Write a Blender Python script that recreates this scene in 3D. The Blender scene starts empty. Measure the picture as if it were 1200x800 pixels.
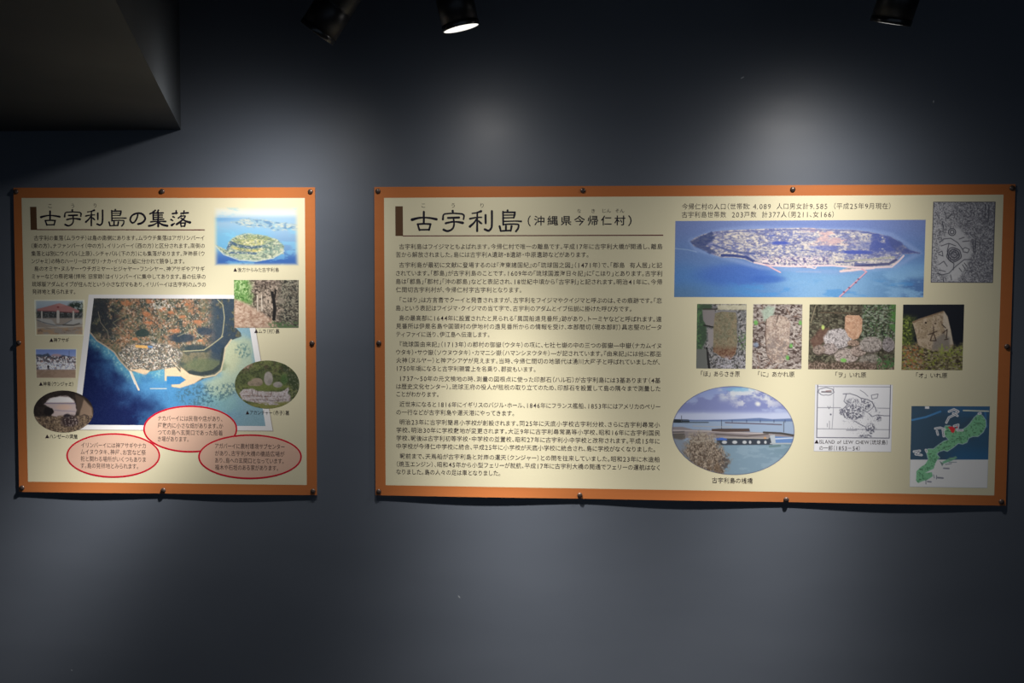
import bpy, bmesh, math, random
import numpy as np
from mathutils import Vector, Matrix

S = bpy.context.scene
COL = S.collection
random.seed(5)

# ------------------------------------------------------------------ camera
F_PX, D = 867.0, 2.2
PITCH, YAW, ROLL = -0.0392, -0.0490, 0.0041
CAM = np.array([0.0, -D, 1.5])
cp, sp, cy, sy = math.cos(PITCH), math.sin(PITCH), math.cos(YAW), math.sin(YAW)
FWD = np.array([sy * cp, cy * cp, sp])
_r = np.array([cy, -sy, 0.0]); _u = np.cross(_r, FWD)
RIGHT = _r * math.cos(ROLL) + _u * math.sin(ROLL)
UP = -_r * math.sin(ROLL) + _u * math.cos(ROLL)
cam_d = bpy.data.cameras.new('camera')
cam_d.sensor_width = 36.0
cam_d.lens = F_PX / 1200.0 * 36.0
cam_d.clip_start = 0.02
cam = bpy.data.objects.new('camera', cam_d); COL.objects.link(cam)
m = Matrix.Identity(4)
for i in range(3):
    m[i][0], m[i][1], m[i][2], m[i][3] = RIGHT[i], UP[i], -FWD[i], CAM[i]
cam.matrix_world = m
S.camera = cam

# ------------------------------------------------------------------ view, world, light settings
S.view_settings.view_transform = 'Standard'
S.view_settings.look = 'None'
S.view_settings.gamma = 1.0
S.view_settings.use_curve_mapping = False
S.view_settings.exposure = 0.0
W = bpy.data.worlds.new('world'); S.world = W; W.use_nodes = True
W.node_tree.nodes['Background'].inputs[0].default_value = (0.62, 0.78, 1.0, 1)
W.node_tree.nodes['Background'].inputs[1].default_value = 0.18

LIGHT_COL = (1.0, 0.965, 0.92)
# every spotlight: pixel of the lens centre, depth from the camera (m, along y), where its body points (pixel on the wall), where the
# lamp inside throws its light, and the two lobes of its beam (strength, spread in 1-cos)
SPOTS = [
    dict(px=(371.5, 39.5), dep=1.836, body=(-.53, .85), facing=-.03, aim=(106, 593), core=(7.3, .0094), wide=(1.79, .125),
         label='black cylinder spotlight tilted to the left, above the smaller left board'),
    dict(px=(540.5, 33.5), dep=1.836, body=(.22, .98), facing=.155, aim=(674, 1315), core=(10.0, .0276), wide=(.39, .265),
         label='black cylinder spotlight showing its glowing white lens, between the two boards'),
    dict(px=(1043, 28), dep=1.836, body=(-.32, .95), facing=.012, aim=(820, 1167), core=(7.0, .0214), wide=(1.47, .194),
         label='black cylinder spotlight above the right half of the larger right board'),
]
LAMP_WATTS = 39.5


# ------------------------------------------------------------------ helpers
def plane(px, py, y0=0.0):
    """where the sight line of a photo pixel meets the vertical plane y = y0"""
    px = np.asarray(px, float); py = np.asarray(py, float)
    a = (px - 600.0) / F_PX; b = (400.0 - py) / F_PX
    d = FWD + a[..., None] * RIGHT + b[..., None] * UP
    t = (y0 - CAM[1]) / d[..., 1]
    return CAM + t[..., None] * d


def lin(c):
    c = np.clip(np.asarray(c, float) / 255.0, 0, 1)
    return np.where(c <= 0.04045, c / 12.92, ((c + 0.055) / 1.055) ** 2.4)


def mat(name, rgb, rough=0.5, metal=0.0, spec=0.5, emit=0.0, emit_rgb=None):
    M = bpy.data.materials.new(name); M.use_nodes = True
    b = M.node_tree.nodes['Principled BSDF']
    b.inputs['Base Color'].default_value = (*lin(rgb), 1)
    b.inputs['Roughness'].default_value = rough
    b.inputs['Metallic'].default_value = metal
    b.inputs['Specular IOR Level'].default_value = spec
    if emit:
        b.inputs['Emission Color'].default_value = (*lin(emit_rgb or rgb), 1)
        b.inputs['Emission Strength'].default_value = emit
    return M


def vary(M, scale=(1, 1, 1), amt=0.1, detail=6, rough_amt=0.1, bump=0.0):
    """procedural unevenness of a surface's own colour, gloss and relief"""
    nt = M.node_tree; N = nt.nodes; Lk = nt.links
    b = N['Principled BSDF']; base = tuple(b.inputs['Base Color'].default_value)
    tc = N.new('ShaderNodeTexCoord'); mp = N.new('ShaderNodeMapping')
    mp.inputs['Scale'].default_value = scale
    no = N.new('ShaderNodeTexNoise'); no.inputs['Scale'].default_value = 1.0; no.inputs['Detail'].default_value = detail
    Lk.new(tc.outputs['Object'], mp.inputs['Vector']); Lk.new(mp.outputs[0], no.inputs['Vector'])
    mx = N.new('ShaderNodeMix'); mx.data_type = 'RGBA'
    mx.inputs['A'].default_value = tuple(x * (1 - amt) for x in base[:3]) + (1,)
    mx.inputs['B'].default_value = tuple(min(1, x * (1 + amt)) for x in base[:3]) + (1,)
    Lk.new(no.outputs['Fac'], mx.inputs['Factor']); Lk.new(mx.outputs['Result'], b.inputs['Base Color'])
    r0 = b.inputs['Roughness'].default_value
    mr = N.new('ShaderNodeMapRange'); mr.inputs['To Min'].default_value = r0 - rough_amt; mr.inputs['To Max'].default_value = r0 + rough_amt
    mr.inputs['From Min'].default_value = 0.3; mr.inputs['From Max'].default_value = 0.7
    Lk.new(no.outputs['Fac'], mr.inputs['Value']); Lk.new(mr.outputs[0], b.inputs['Roughness'])
    if bump:
        bp = N.new('ShaderNodeBump'); bp.inputs['Strength'].default_value = bump; bp.inputs['Distance'].default_value = 0.003
        Lk.new(no.outputs['Fac'], bp.inputs['Height']); Lk.new(bp.outputs[0], b.inputs['Normal'])
    return M


def mesh_obj(name, verts, faces, M, parent=None, label=None, smooth=False):
    me = bpy.data.meshes.new(name)
    me.from_pydata([tuple(v) for v in verts], [], [tuple(f) for f in faces])
    me.update()
    if smooth:
        me.polygons.foreach_set('use_smooth', [True] * len(me.polygons))
    if M: me.materials.append(M)
    o = bpy.data.objects.new(name, me); COL.objects.link(o)
    if parent: o.parent = parent
    if label: o['label'] = label
    return o


def bm_obj(name, bm, M, parent=None, label=None, smooth=False):
    me = bpy.data.meshes.new(name); bm.to_mesh(me); bm.free()
    if smooth:
        me.polygons.foreach_set('use_smooth', [True] * len(me.polygons))
    me.materials.append(M)
    o = bpy.data.objects.new(name, me); COL.objects.link(o)
    if parent: o.parent = parent
    if label: o['label'] = label
    return o


def structure(o):
    o['kind'] = 'structure'; return o


def box_mesh(x0, x1, y0, y1, z0, z1):
    v = [(x, y, z) for x in (x0, x1) for y in (y0, y1) for z in (z0, z1)]
    f = [(0, 1, 3, 2), (4, 6, 7, 5), (0, 4, 5, 1), (2, 3, 7, 6), (0, 2, 6, 4), (1, 5, 7, 3)]
    return v, f


def lathe(bm, prof, n=40, M=Matrix.Identity(4), cap0=True, cap1=True):
    rings = []
    for r, z in prof:
        rings.append([bm.verts.new(M @ Vector((r * math.cos(2 * math.pi * k / n), r * math.sin(2 * math.pi * k / n), z))) for k in range(n)])
    for a, b in zip(rings[:-1], rings[1:]):
        for k in range(n):
            bm.faces.new((a[k], a[(k + 1) % n], b[(k + 1) % n], b[k]))
    if cap0: bm.faces.new(rings[0][::-1])
    if cap1: bm.faces.new(rings[-1])


# ------------------------------------------------------------------ the room
wall_m = mat('navy_charcoal_paint', (88, 94, 104), 0.5, spec=0.5)
vary(wall_m, (1.6, 1.6, 5.0), 0.10, 7, 0.07, 0.05)
# tiny chips where the paint is knocked off the wall: pale spots with their own shape
def add_chips(M, chips, rgb):
    nt = M.node_tree; N = nt.nodes; Lk = nt.links
    b = N['Principled BSDF']; src = b.inputs['Base Color'].links[0].from_socket
    geo = N.new('ShaderNodeTexCoord'); acc = None
    for (x, z, rx, rz, an) in chips:
        mp = N.new('ShaderNodeMapping'); mp.vector_type = 'TEXTURE'
        mp.inputs['Location'].default_value = (x, 0, z)
        mp.inputs['Rotation'].default_value = (0, an, 0)
        mp.inputs['Scale'].default_value = (rx, 1, rz)
        Lk.new(geo.outputs['Object'], mp.inputs['Vector'])
        ln = N.new('ShaderNodeVectorMath'); ln.operation = 'LENGTH'; Lk.new(mp.outputs[0], ln.inputs[0])
        lt = N.new('ShaderNodeMapRange'); lt.inputs['From Min'].default_value = 1.0; lt.inputs['From Max'].default_value = 0.6
        Lk.new(ln.outputs['Value'], lt.inputs['Value'])
        if acc is None: acc = lt.outputs[0]
        else:
            mx = N.new('ShaderNodeMath'); mx.operation = 'MAXIMUM'
            Lk.new(acc, mx.inputs[0]); Lk.new(lt.outputs[0], mx.inputs[1]); acc = mx.outputs[0]
    mix = N.new('ShaderNodeMix'); mix.data_type = 'RGBA'
    Lk.new(acc, mix.inputs['Factor']); Lk.new(src, mix.inputs['A']); mix.inputs['B'].default_value = (*lin(rgb), 1)
    Lk.new(mix.outputs['Result'], b.inputs['Base Color'])

chips = []
for (px, py, a, b_, an) in [(870, 91, 2.6, .8, -.5), (1094, 119, .8, 1.8, .1), (538, 699, 2.4, .6, .9), (84, 785, 1.3, .6, .4),
                            (575, 652, 3.0, .5, .15), (945, 608, 4, .5, -.4), (669, 668, 3.5, .6, .1), (655, 704, 5, .7, .6)]:
    p = plane(px, py); s = D / F_PX
    chips.append((p[0], p[2], a * s, b_ * s, an))
add_chips(wall_m, chips[:4], (175, 178, 182))
dark_m = vary(mat('matt_black_ceiling_paint', (38, 39, 41), 0.7, spec=0.3), (3, 3, 3), 0.1)
side_m = vary(mat('charcoal_side_paint', (54, 58, 62), 0.6, spec=0.35), (2, 2, 3), 0.1)
floor_m = vary(mat('dark_grey_floor_tile', (66, 66, 66), 0.5), (6, 6, 6), 0.15)
XL, XR, YB, ZC = -3.4, 3.4, -4.2, 2.62
structure(mesh_obj('wall_back', *box_mesh(XL, XR, 0, 0.12, 0, ZC), wall_m))
structure(mesh_obj('wall_left', *box_mesh(XL - 0.12, XL, YB, 0.12, 0, ZC), side_m))
structure(mesh_obj('wall_right', *box_mesh(XR, XR + 0.12, YB, 0.12, 0, ZC), side_m))
structure(mesh_obj('floor', *box_mesh(XL - .12, XR + .12, YB - .12, 0.12, -0.1, 0), floor_m))
structure(mesh_obj('ceiling', *box_mesh(XL - .12, XR + .12, YB - .12, 0.12, ZC, ZC + 0.1), dark_m))
# bulkhead hanging from the ceiling at the upper left, its side running askew towards the room
P0 = plane(212, 152, 0.0)
vp = FWD + (320 - 600) / F_PX * RIGHT + (400 - 368) / F_PX * UP
dirn = -np.array([vp[0], vp[1], 0]); dirn /= np.linalg.norm(dirn)
P1 = P0 + dirn * 2.4
z0 = P0[2]
ring = [(P0[0], 0.0), (P1[0], P1[1]), (XL, P1[1]), (XL, 0.0)]
v = [(x, y, z0) for x, y in ring] + [(x, y, ZC) for x, y in ring]
f = [(3, 2, 1, 0), (4, 5, 6, 7)] + [(i, (i + 1) % 4, 4 + (i + 1) % 4, 4 + i) for i in range(4)]
structure(mesh_obj('trim_1', v, f, side_m))

# ------------------------------------------------------------------ spotlights on their track
body_m = vary(mat('satin_black_lamp_housing', (24, 24, 25), 0.42, spec=0.5), (20, 20, 20), 0.1)
ring_m = mat('black_lamp_rim', (30, 30, 31), 0.25, spec=0.6)
lens_m = mat('glowing_lamp_lens', (255, 253, 245), 0.3, emit=0.95, emit_rgb=(255, 253, 246))
track_y = CAM[1] + 1.80
tv, tf = box_mesh(-1.5, 1.6, track_y - 0.018, track_y + 0.018, ZC - 0.03, ZC)
tr = mesh_obj('lighting_track', tv, tf, ring_m)
tr['label'] = 'black power track on the ceiling carrying the three spotlights'; tr['category'] = 'lighting track'


def spotlight(cfg):
    lc = plane(cfg['px'][0], cfg['px'][1], CAM[1] + cfg['dep'])
    best = None
    for t in np.linspace(60, 4000, 400):                 # body axis: seen at the photo's tilt, lens turned from the visitor as in the photo
        q_ = plane(cfg['px'][0] + cfg['body'][0] * t, cfg['px'][1] + cfg['body'][1] * t, 0.0) - lc
        q_ = q_ / np.linalg.norm(q_); vv = CAM - lc; e = abs(float(q_ @ vv) / np.linalg.norm(vv) - cfg['facing'])
        if best is None or e < best[0]: best = (e, q_)
    n = best[1]
    lens_c = Vector(lc); n = Vector(n)
    R = 0.0455
    # local frame: +z points out of the lens
    q = n.to_track_quat('Z', 'Y').to_matrix()
    root = bpy.data.objects.new('spotlight', None); COL.objects.link(root)
    root.location = lens_c - n * 0.11 + Vector((0, 0, 0))
    root['label'] = cfg['label']; root['category'] = 'spotlight'; root['group'] = 'spotlights on the ceiling track'
    off = Matrix.Translation(n * 0.11) @ q.to_4x4()       # lens plane in the root's space
    b = bmesh.new()
    L = 0.185
    lathe(b, [(R * .60, -L), (R * .90, -L + .006), (R * .97, -L + .02), (R, -.085), (R * .955, -.083), (R * .955, -.079), (R, -.077),
              (R, -.012), (R * .985, -.012)], 48, off, cap1=False)
    bm_obj('housing', b, body_m, root, smooth=True)
    b = bmesh.new()
    lathe(b, [(R * .985, -.014), (R * 1.02, -.012), (R * 1.02, -.001), (R * 1.0, 0), (R * .965, 0), (R * .955, -.003), (R * .955, -.014)], 48, off, False, False)
    bm_obj('rim', b, ring_m, root, smooth=True)
    b = bmesh.new()
    lathe(b, [(R * .955, -.006), (R * .955, -.0008), (R * .6, -.0004), (R * .1, -.0002)], 48, off)
    bm_obj('lens', b, lens_m, root)
    # stirrup from the housing up to the track adapter
    top = Vector((lens_c.x - root.location.x - n.x * 0.11, track_y - root.location.y, ZC - 0.03 - root.location.z))
    hinge = Vector(off @ Vector((0, 0, -0.155)))
    b = bmesh.new()
    side = Vector((1, 0, 0)) - n * n.x; side.normalize()
    def bar(p, q_, w):
        dd = (q_ - p); ln = dd.length
        T = Matrix.Translation((p + q_) / 2) @ dd.to_track_quat('Z', 'X').to_matrix().to_4x4() @ Matrix.Diagonal((w, w * .6, ln, 1))
        bmesh.ops.create_cube(b, size=1.0, matrix=T)
    up = Vector((top.x, top.y, top.z - 0.09))
    for s in (-1, 1):
        bar(hinge + side * s * (R + .006), up + side * s * (R + .006), .012)
    bar(up - side * (R + .012), up + side * (R + .012), .012)
    bm_obj('bracket', b, ring_m, root)
    b = bmesh.new()
    lathe(b, [(.012, -0.09), (.012, -0.045), (.022, -0.045), (.022, 0)], 24, Matrix.Translation(top))
    bm_obj('track_adapter', b, ring_m, root, smooth=False)
    for s in (-1, 1):
        b = bmesh.new()
        lathe(b, [(.011, 0), (.011, .006), (.008, .009)], 20,
              Matrix.Translation(hinge + side * s * (R + .009)) @ (side * s).to_track_quat('Z', 'Y').to_matrix().to_4x4())
        bm_obj('tilt_knob', b, ring_m, root)
    ld = bpy.data.lights.new('lamp', 'POINT'); ld.energy = LAMP_WATTS; ld.color = LIGHT_COL
    ld.shadow_soft_size = 0.02; ld.use_nodes = True
    nt = ld.node_tree; N = nt.nodes; Lk = nt.links
    tc = N.new('ShaderNodeTexCoord'); sx = N.new('ShaderNodeSeparateXYZ'); Lk.new(tc.outputs['Normal'], sx.inputs[0])
    one = N.new('ShaderNodeMath'); one.operation = 'ADD'; one.inputs[1].default_value = 1.0; Lk.new(sx.outputs['Z'], one.inputs[0])   # 1 - cos off the beam axis (-Z)
    parts = []
    for a_, k_ in (cfg['core'], cfg['wide']):
        dv = N.new('ShaderNodeMath'); dv.operation = 'DIVIDE'; dv.inputs[1].default_value = -k_; Lk.new(one.outputs[0], dv.inputs[0])
        ex = N.new('ShaderNodeMath'); ex.operation = 'EXPONENT'; Lk.new(dv.outputs[0], ex.inputs[0])
        ml = N.new('ShaderNodeMath'); ml.operation = 'MULTIPLY'; ml.inputs[1].default_value = a_; Lk.new(ex.outputs[0], ml.inputs[0])
        parts.append(ml)
    ad = N.new('ShaderNodeMath'); ad.operation = 'ADD'; Lk.new(parts[0].outputs[0], ad.inputs[0]); Lk.new(parts[1].outputs[0], ad.inputs[1])
    Lk.new(ad.outputs[0], N['Emission'].inputs['Strength'])
    lo = bpy.data.objects.new('lamp', ld); COL.objects.link(lo); lo.parent = root
    tgt = Vector(plane(cfg['aim'][0], cfg['aim'][1], 0.0)); lp = lens_c + n * .034
    lo.matrix_local = Matrix.Translation(lp - root.location) @ (-(tgt - lp)).to_track_quat('Z', 'Y').to_matrix().to_4x4()
    return root


for cfg in SPOTS: spotlight(cfg)

# ------------------------------------------------------------------ printed colour: every print is a dense mesh whose points carry the ink colour
RNG = np.random.RandomState(11)
TAB = RNG.rand(256, 256)


def vn(X, Y, seed=0):
    X = X + seed * 37.31; Y = Y + seed * 17.77
    i = np.floor(X).astype(int); j = np.floor(Y).astype(int)
    a = X - i; b = Y - j
    a = a * a * (3 - 2 * a); b = b * b * (3 - 2 * b)
    g = lambda p, q: TAB[p & 255, q & 255]
    return (g(i, j) * (1 - a) + g(i + 1, j) * a) * (1 - b) + (g(i, j + 1) * (1 - a) + g(i + 1, j + 1) * a) * b


def fbm(X, Y, s, oct=4, seed=0, sx=1.0):
    t = 0; w = 1; tot = 0
    for k in range(oct):
        t = t + w * vn(X / s * sx * 2 ** k, Y / s * 2 ** k, seed + k * 3); tot += w; w *= .62
    return t / tot


def ss(a, b, x):
    t = np.clip((x - a) / (b - a), 0, 1); return t * t * (3 - 2 * t)


class Ink:
    """paints ink colours (sRGB 0-255) at the points X, Y (photo-frame coordinates on the board)"""
    def __init__(s, X, Y, base):
        s.X, s.Y = X, Y
        s.c = np.tile(np.array(base, float), (X.size, 1))
    def mix(s, mask, col):
        col = np.asarray(col, float)
        if col.ndim == 1: col = col[None]
        mask = np.clip(mask, 0, 1)[:, None]
        s.c = s.c * (1 - mask) + col * mask
    def seg(s, pts, closed=False):
        d = np.full(s.X.shape, 1e9)
        pts = list(pts) + ([pts[0]] if closed else [])
        for (x0, y0), (x1, y1) in zip(pts[:-1], pts[1:]):
            dx, dy = x1 - x0, y1 - y0; l2 = dx * dx + dy * dy + 1e-9
            t = np.clip(((s.X - x0) * dx + (s.Y - y0) * dy) / l2, 0, 1)
            d = np.minimum(d, np.hypot(s.X - x0 - t * dx, s.Y - y0 - t * dy))
        return d
    def poly_sd(s, pts):
        ins = np.zeros(s.X.shape, bool)
        n = len(pts)
        for k in range(n):
            x0, y0 = pts[k]; x1, y1 = pts[(k + 1) % n]
            if y0 == y1: continue
            c = (y0 > s.Y) != (y1 > s.Y)
            ins ^= c & (s.X < (x1 - x0) * (s.Y - y0) / (y1 - y0) + x0)
        return np.where(ins, -1, 1) * s.seg(pts, True)
    def poly(s, pts, col, soft=.6, a=1.0, jit=0, jscale=4, seed=1):
        sd = s.poly_sd(pts)
        if jit: sd = sd + (fbm(s.X, s.Y, jscale, 3, seed) - .5) * 2 * jit
        mk = ss(soft, -soft, sd) * a
        s.mix(mk, col); return mk
    def ell(s, cx, cy, rx, ry, col, soft=.15, a=1.0, jit=0, seed=1):
        r = np.hypot((s.X - cx) / rx, (s.Y - cy) / ry)
        if jit: r = r + (fbm(s.X, s.Y, 4, 3, seed) - .5) * 2 * jit
        mk = ss(1 + soft, 1 - soft, r) * a
        s.mix(mk, col); return mk
    def line(s, pts, w, col, a=1.0):
        s.mix(ss(w / 2 + .35, w / 2 - .25, s.seg(pts)) * a, col)
    def speck(s, region, scale, thr, col, seed=1, sx=1.0, a=1.0, soft=.15):
        n = .62 * vn(s.X / scale * sx, s.Y / scale, seed) + .38 * vn(s.X / scale * sx * 1.9, s.Y / scale * 1.9, seed + 40)
        thr = .5 + (thr - .5) * .75; a = a * .92
        s.mix(ss(thr - soft, thr + soft, n) * region * a, col)
    def patch(s, region, scale, thr, col, seed=1, sx=1.0, a=1.0, soft=.07, oct=5):
        n = fbm(s.X, s.Y, scale, oct, seed, sx)
        s.mix(ss(thr - soft, thr + soft, n) * region * a, col)
    def grain(s, amt, scale=1.0, seed=9):
        n = (vn(s.X / scale, s.Y / scale, seed) - .5) * 2 * amt
        s.c = s.c + n[:, None]


YF = -0.0054            # front face of both boards
LAYER = 0.00006


def surf(px, py, layer):
    return plane(px, py, YF - LAYER * layer)


print_m = bpy.data.materials.new('satin_photo_print'); print_m.use_nodes = True
_b = print_m.node_tree.nodes['Principled BSDF']
_b.inputs['Roughness'].default_value = 0.42; _b.inputs['Specular IOR Level'].default_value = 0.35
_a = print_m.node_tree.nodes.new('ShaderNodeVertexColor'); _a.layer_name = 'ink'
print_m.node_tree.links.new(_a.outputs['Color'], _b.inputs['Base Color'])


def quad_map(tl, tr, br, bl):
    tl, tr, br, bl = [np.array(q, float) for q in (tl, tr, br, bl)]
    def g(u, v):
        u = (u[:, None] + 1) / 2; v = (v[:, None] + 1) / 2
        return (tl * (1 - u) + tr * u) * (1 - v) + (bl * (1 - u) + br * u) * v
    w = max(np.hypot(*(tr - tl)), np.hypot(*(br - bl))); h = max(np.hypot(*(bl - tl)), np.hypot(*(br - tr)))
    return g, w, h


def oval_map(cx, cy, rx, ry, tilt=0.0):
    def g(u, v):
        x = u * np.sqrt(1 - v * v / 2) * rx; y = v * np.sqrt(1 - u * u / 2) * ry
        return np.stack([cx + x, cy + y + tilt * x], 1)
    return g, 2 * rx, 2 * ry


def printed(name, gm, layer, paint, parent, label=None, base=(128, 128, 128), gain=1.0, dens=2.0):
    g, w, h = gm
    nx, ny = int(w * dens) + 2, int(h * dens) + 2
    U, V = np.meshgrid(np.linspace(-1, 1, nx), np.linspace(-1, 1, ny))
    P = g(U.ravel(), V.ravel())
    ink = Ink(P[:, 0], P[:, 1], base)
    paint(ink, U.ravel(), V.ravel())
    co = surf(P[:, 0], P[:, 1], layer)
    idx = np.arange(nx * ny).reshape(ny, nx)
    q = np.stack([idx[:-1, :-1], idx[1:, :-1], idx[1:, 1:], idx[:-1, 1:]], -1).reshape(-1, 4)
    me = bpy.data.meshes.new(name)
    me.vertices.add(len(co)); me.vertices.foreach_set('co', co.astype(np.float32).ravel())
    me.loops.add(q.size); me.loops.foreach_set('vertex_index', q.astype(np.int32).ravel())
    me.polygons.add(len(q))
    me.polygons.foreach_set('loop_start', np.arange(0, q.size, 4, dtype=np.int32))
    me.polygons.foreach_set('loop_total', np.full(len(q), 4, np.int32))
    me.update(calc_edges=True)
    at = me.color_attributes.new('ink', 'FLOAT_COLOR', 'POINT')
    rgb = np.clip(lin(ink.c) * gain, 0.004, 0.86)
    at.data.foreach_set('color', np.hstack([rgb, np.ones((len(co), 1))]).astype(np.float32).ravel())
    me.materials.append(print_m)
    o = bpy.data.objects.new(name, me); COL.objects.link(o); o.parent = parent
    if label: o['label'] = label
    return o


# ------------------------------------------------------------------ lettering
_tc = bpy.data.curves.new('glyph', 'FONT'); _tc.resolution_u = 2
_to = bpy.data.objects.new('glyph', _tc); COL.objects.link(_to)
_cache = {}


def glyph(ch, bold):
    k = (ch, bold)
    if k not in _cache:
        _tc.body = ch; _tc.offset = bold
        bpy.context.view_layer.update()
        dg = bpy.context.evaluated_depsgraph_get()
        me = bpy.data.meshes.new_from_object(_to.evaluated_get(dg), depsgraph=dg)
        n = len(me.vertices); co = np.zeros(n * 3); me.vertices.foreach_get('co', co)
        me.calc_loop_triangles()
        t = np.zeros(len(me.loop_triangles) * 3, int); me.loop_triangles.foreach_get('vertices', t)
        _cache[k] = (co.reshape(-1, 3)[:, :2].copy(), t.reshape(-1, 3).copy())
        bpy.data.meshes.remove(me)
    return _cache[k]


_g = glyph('国', 0.0)[0]
EM = (_g[:, 0].max() - _g[:, 0].min()) / 0.80
MIDY = (_g[:, 1].max() + _g[:, 1].min()) / 2


def layout(text, bold, track=0.0):
    """ink of one line in em units: x from 0, y about the middle of the line"""
    V, T, n, pen = [], [], 0, 0.0
    for ch in text:
        if ch == '　': pen += .75; continue
        if ch == ' ': pen += 0.4; continue
        co, t = glyph(ch, bold)
        co = co.copy(); co[:, 1] -= MIDY; co = co / EM
        if ord(ch) < 256:
            co *= 1.12 if ch.isdigit() else 1.0; w = co[:, 0].max() - co[:, 0].min(); co[:, 0] += .05 - co[:, 0].min(); adv = w + .11
            if ch.isdigit(): adv = .64; co[:, 0] += (.64 - (w + .10)) / 2
            elif ch in ',-': adv = .34
        elif ch in '（「『': co[:, 0] -= .5; adv = .5
        elif ch in '）」』、。': adv = .5
        elif ch in '・：': co[:, 0] -= .25; adv = .5
        elif 0x3040 < ord(ch) < 0x30ff: adv = .92; co[:, 0] -= .04
        else: adv = 1.0
        co[:, 0] += pen
        V.append(co); T.append(t + n); n += len(co); pen += adv + track
    return np.vstack(V), np.vstack(T)


def set_lines(name, lines, M, parent, layer, bold=0.004, label=None, track=0.0):
    """lines: (text, x_left, x_right, y_mid, em_px) in the photo's frame; one mesh for the block"""
    VV, TT, n = [], [], 0
    for text, x0, x1, ym, em in lines:
        V, T = layout(text, bold, track)
        a, b = V[:, 0].min(), V[:, 0].max()
        A = plane(x0, ym, YF); B = plane(x1, ym, YF)
        mpp = (B[0] - A[0]) / (x1 - x0)
        X = A[0] + (V[:, 0] - a) / (b - a) * (B[0] - A[0])
        Z = A[2] + V[:, 1] * em * mpp
        VV.append(np.stack([X, np.full_like(X, YF - LAYER * layer), Z], 1)); TT.append(T + n); n += len(V)
    V = np.vstack(VV); T = np.vstack(TT)
    me = bpy.data.meshes.new(name)
    me.vertices.add(len(V)); me.vertices.foreach_set('co', V.astype(np.float32).ravel())
    me.loops.add(T.size); me.loops.foreach_set('vertex_index', T.astype(np.int32).ravel())
    me.polygons.add(len(T))
    me.polygons.foreach_set('loop_start', np.arange(0, T.size, 3, dtype=np.int32))
    me.polygons.foreach_set('loop_total', np.full(len(T), 3, np.int32))
    me.update(calc_edges=True)
    me.materials.append(M)
    o = bpy.data.objects.new(name, me); COL.objects.link(o); o.parent = parent
    if label: o['label'] = label
    return o


def smooth_pts(p, sub=6):
    if len(p) < 3: return [np.array(q, float) for q in p]
    p = [np.array(q, float) for q in p]; out = []
    for i in range(len(p) - 1):
        a = p[max(i - 1, 0)]; b = p[i]; c = p[i + 1]; d = p[min(i + 2, len(p) - 1)]
        for k in range(sub):
            t = k / sub
            out.append(.5 * ((2 * b) + (c - a) * t + (2 * a - 5 * b + 4 * c - d) * t * t + (3 * b - a - 3 * c + d) * t ** 3))
    out.append(p[-1]); return out


def brush(name, strokes, M, parent, layer, label=None, weight=1.32):
    """brush lettering: each stroke is a ribbon (points in the photo's frame, width at start/middle/end in px)"""
    V, Fc = [], []
    kk = 0
    for pts, w in strokes:
        p = smooth_pts(pts); w = [q * weight for q in w]
        n = len(p)
        k0 = len(V); lay = layer + (kk % 12) * 0.08; kk += 1
        for i, q in enumerate(p):
            t = (p[min(i + 1, n - 1)] - p[max(i - 1, 0)]); t = t / (np.hypot(*t) + 1e-9); nn = np.array([-t[1], t[0]])
            f_ = i / (n - 1)
            ww = (w[0] * (1 - 2 * f_) + w[1] * 2 * f_) if f_ < .5 else (w[1] * (2 - 2 * f_) + w[2] * (2 * f_ - 1))
            for s in (-.5, .5):
                r = q + nn * ww * s; V.append(surf(r[0], r[1], lay))
        for i in range(n - 1):
            a = k0 + 2 * i; Fc.append((a, a + 1, a + 3, a + 2))
        for end, q in ((0, p[0]), (1, p[-1])):       # rounded brush ends
            c0 = len(V); rr = w[0 if end == 0 else 2] / 2
            for k in range(12):
                an = 2 * math.pi * k / 12
                V.append(surf(q[0] + rr * math.cos(an), q[1] + rr * math.sin(an), lay + .03 + end * .03))
            Fc.append(tuple(range(c0, c0 + 12)))
    return mesh_obj(name, V, Fc, M, parent, label)


def flat_poly(name, pts, M, parent, layer, label=None):
    P = [surf(x, y, layer) for x, y in pts]
    return mesh_obj(name, P, [tuple(range(len(P)))], M, parent, label)


def oval_pts(cx, cy, rx, ry, n=96, tilt=0):
    return [(cx + rx * math.cos(2 * math.pi * k / n), cy + ry * math.sin(2 * math.pi * k / n) + tilt * rx * math.cos(2 * math.pi * k / n)) for k in range(n)]


def oval_ring(name, cx, cy, rx, ry, w, M, parent, layer, tilt=0):
    n = 120
    o = oval_pts(cx, cy, rx + w / 2, ry + w / 2, n, tilt); i = oval_pts(cx, cy, rx - w / 2, ry - w / 2, n, tilt)
    V = [surf(x, y, layer) for x, y in o + i]
    return mesh_obj(name, V, [(k, (k + 1) % n, n + (k + 1) % n, n + k) for k in range(n)], M, parent)


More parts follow.
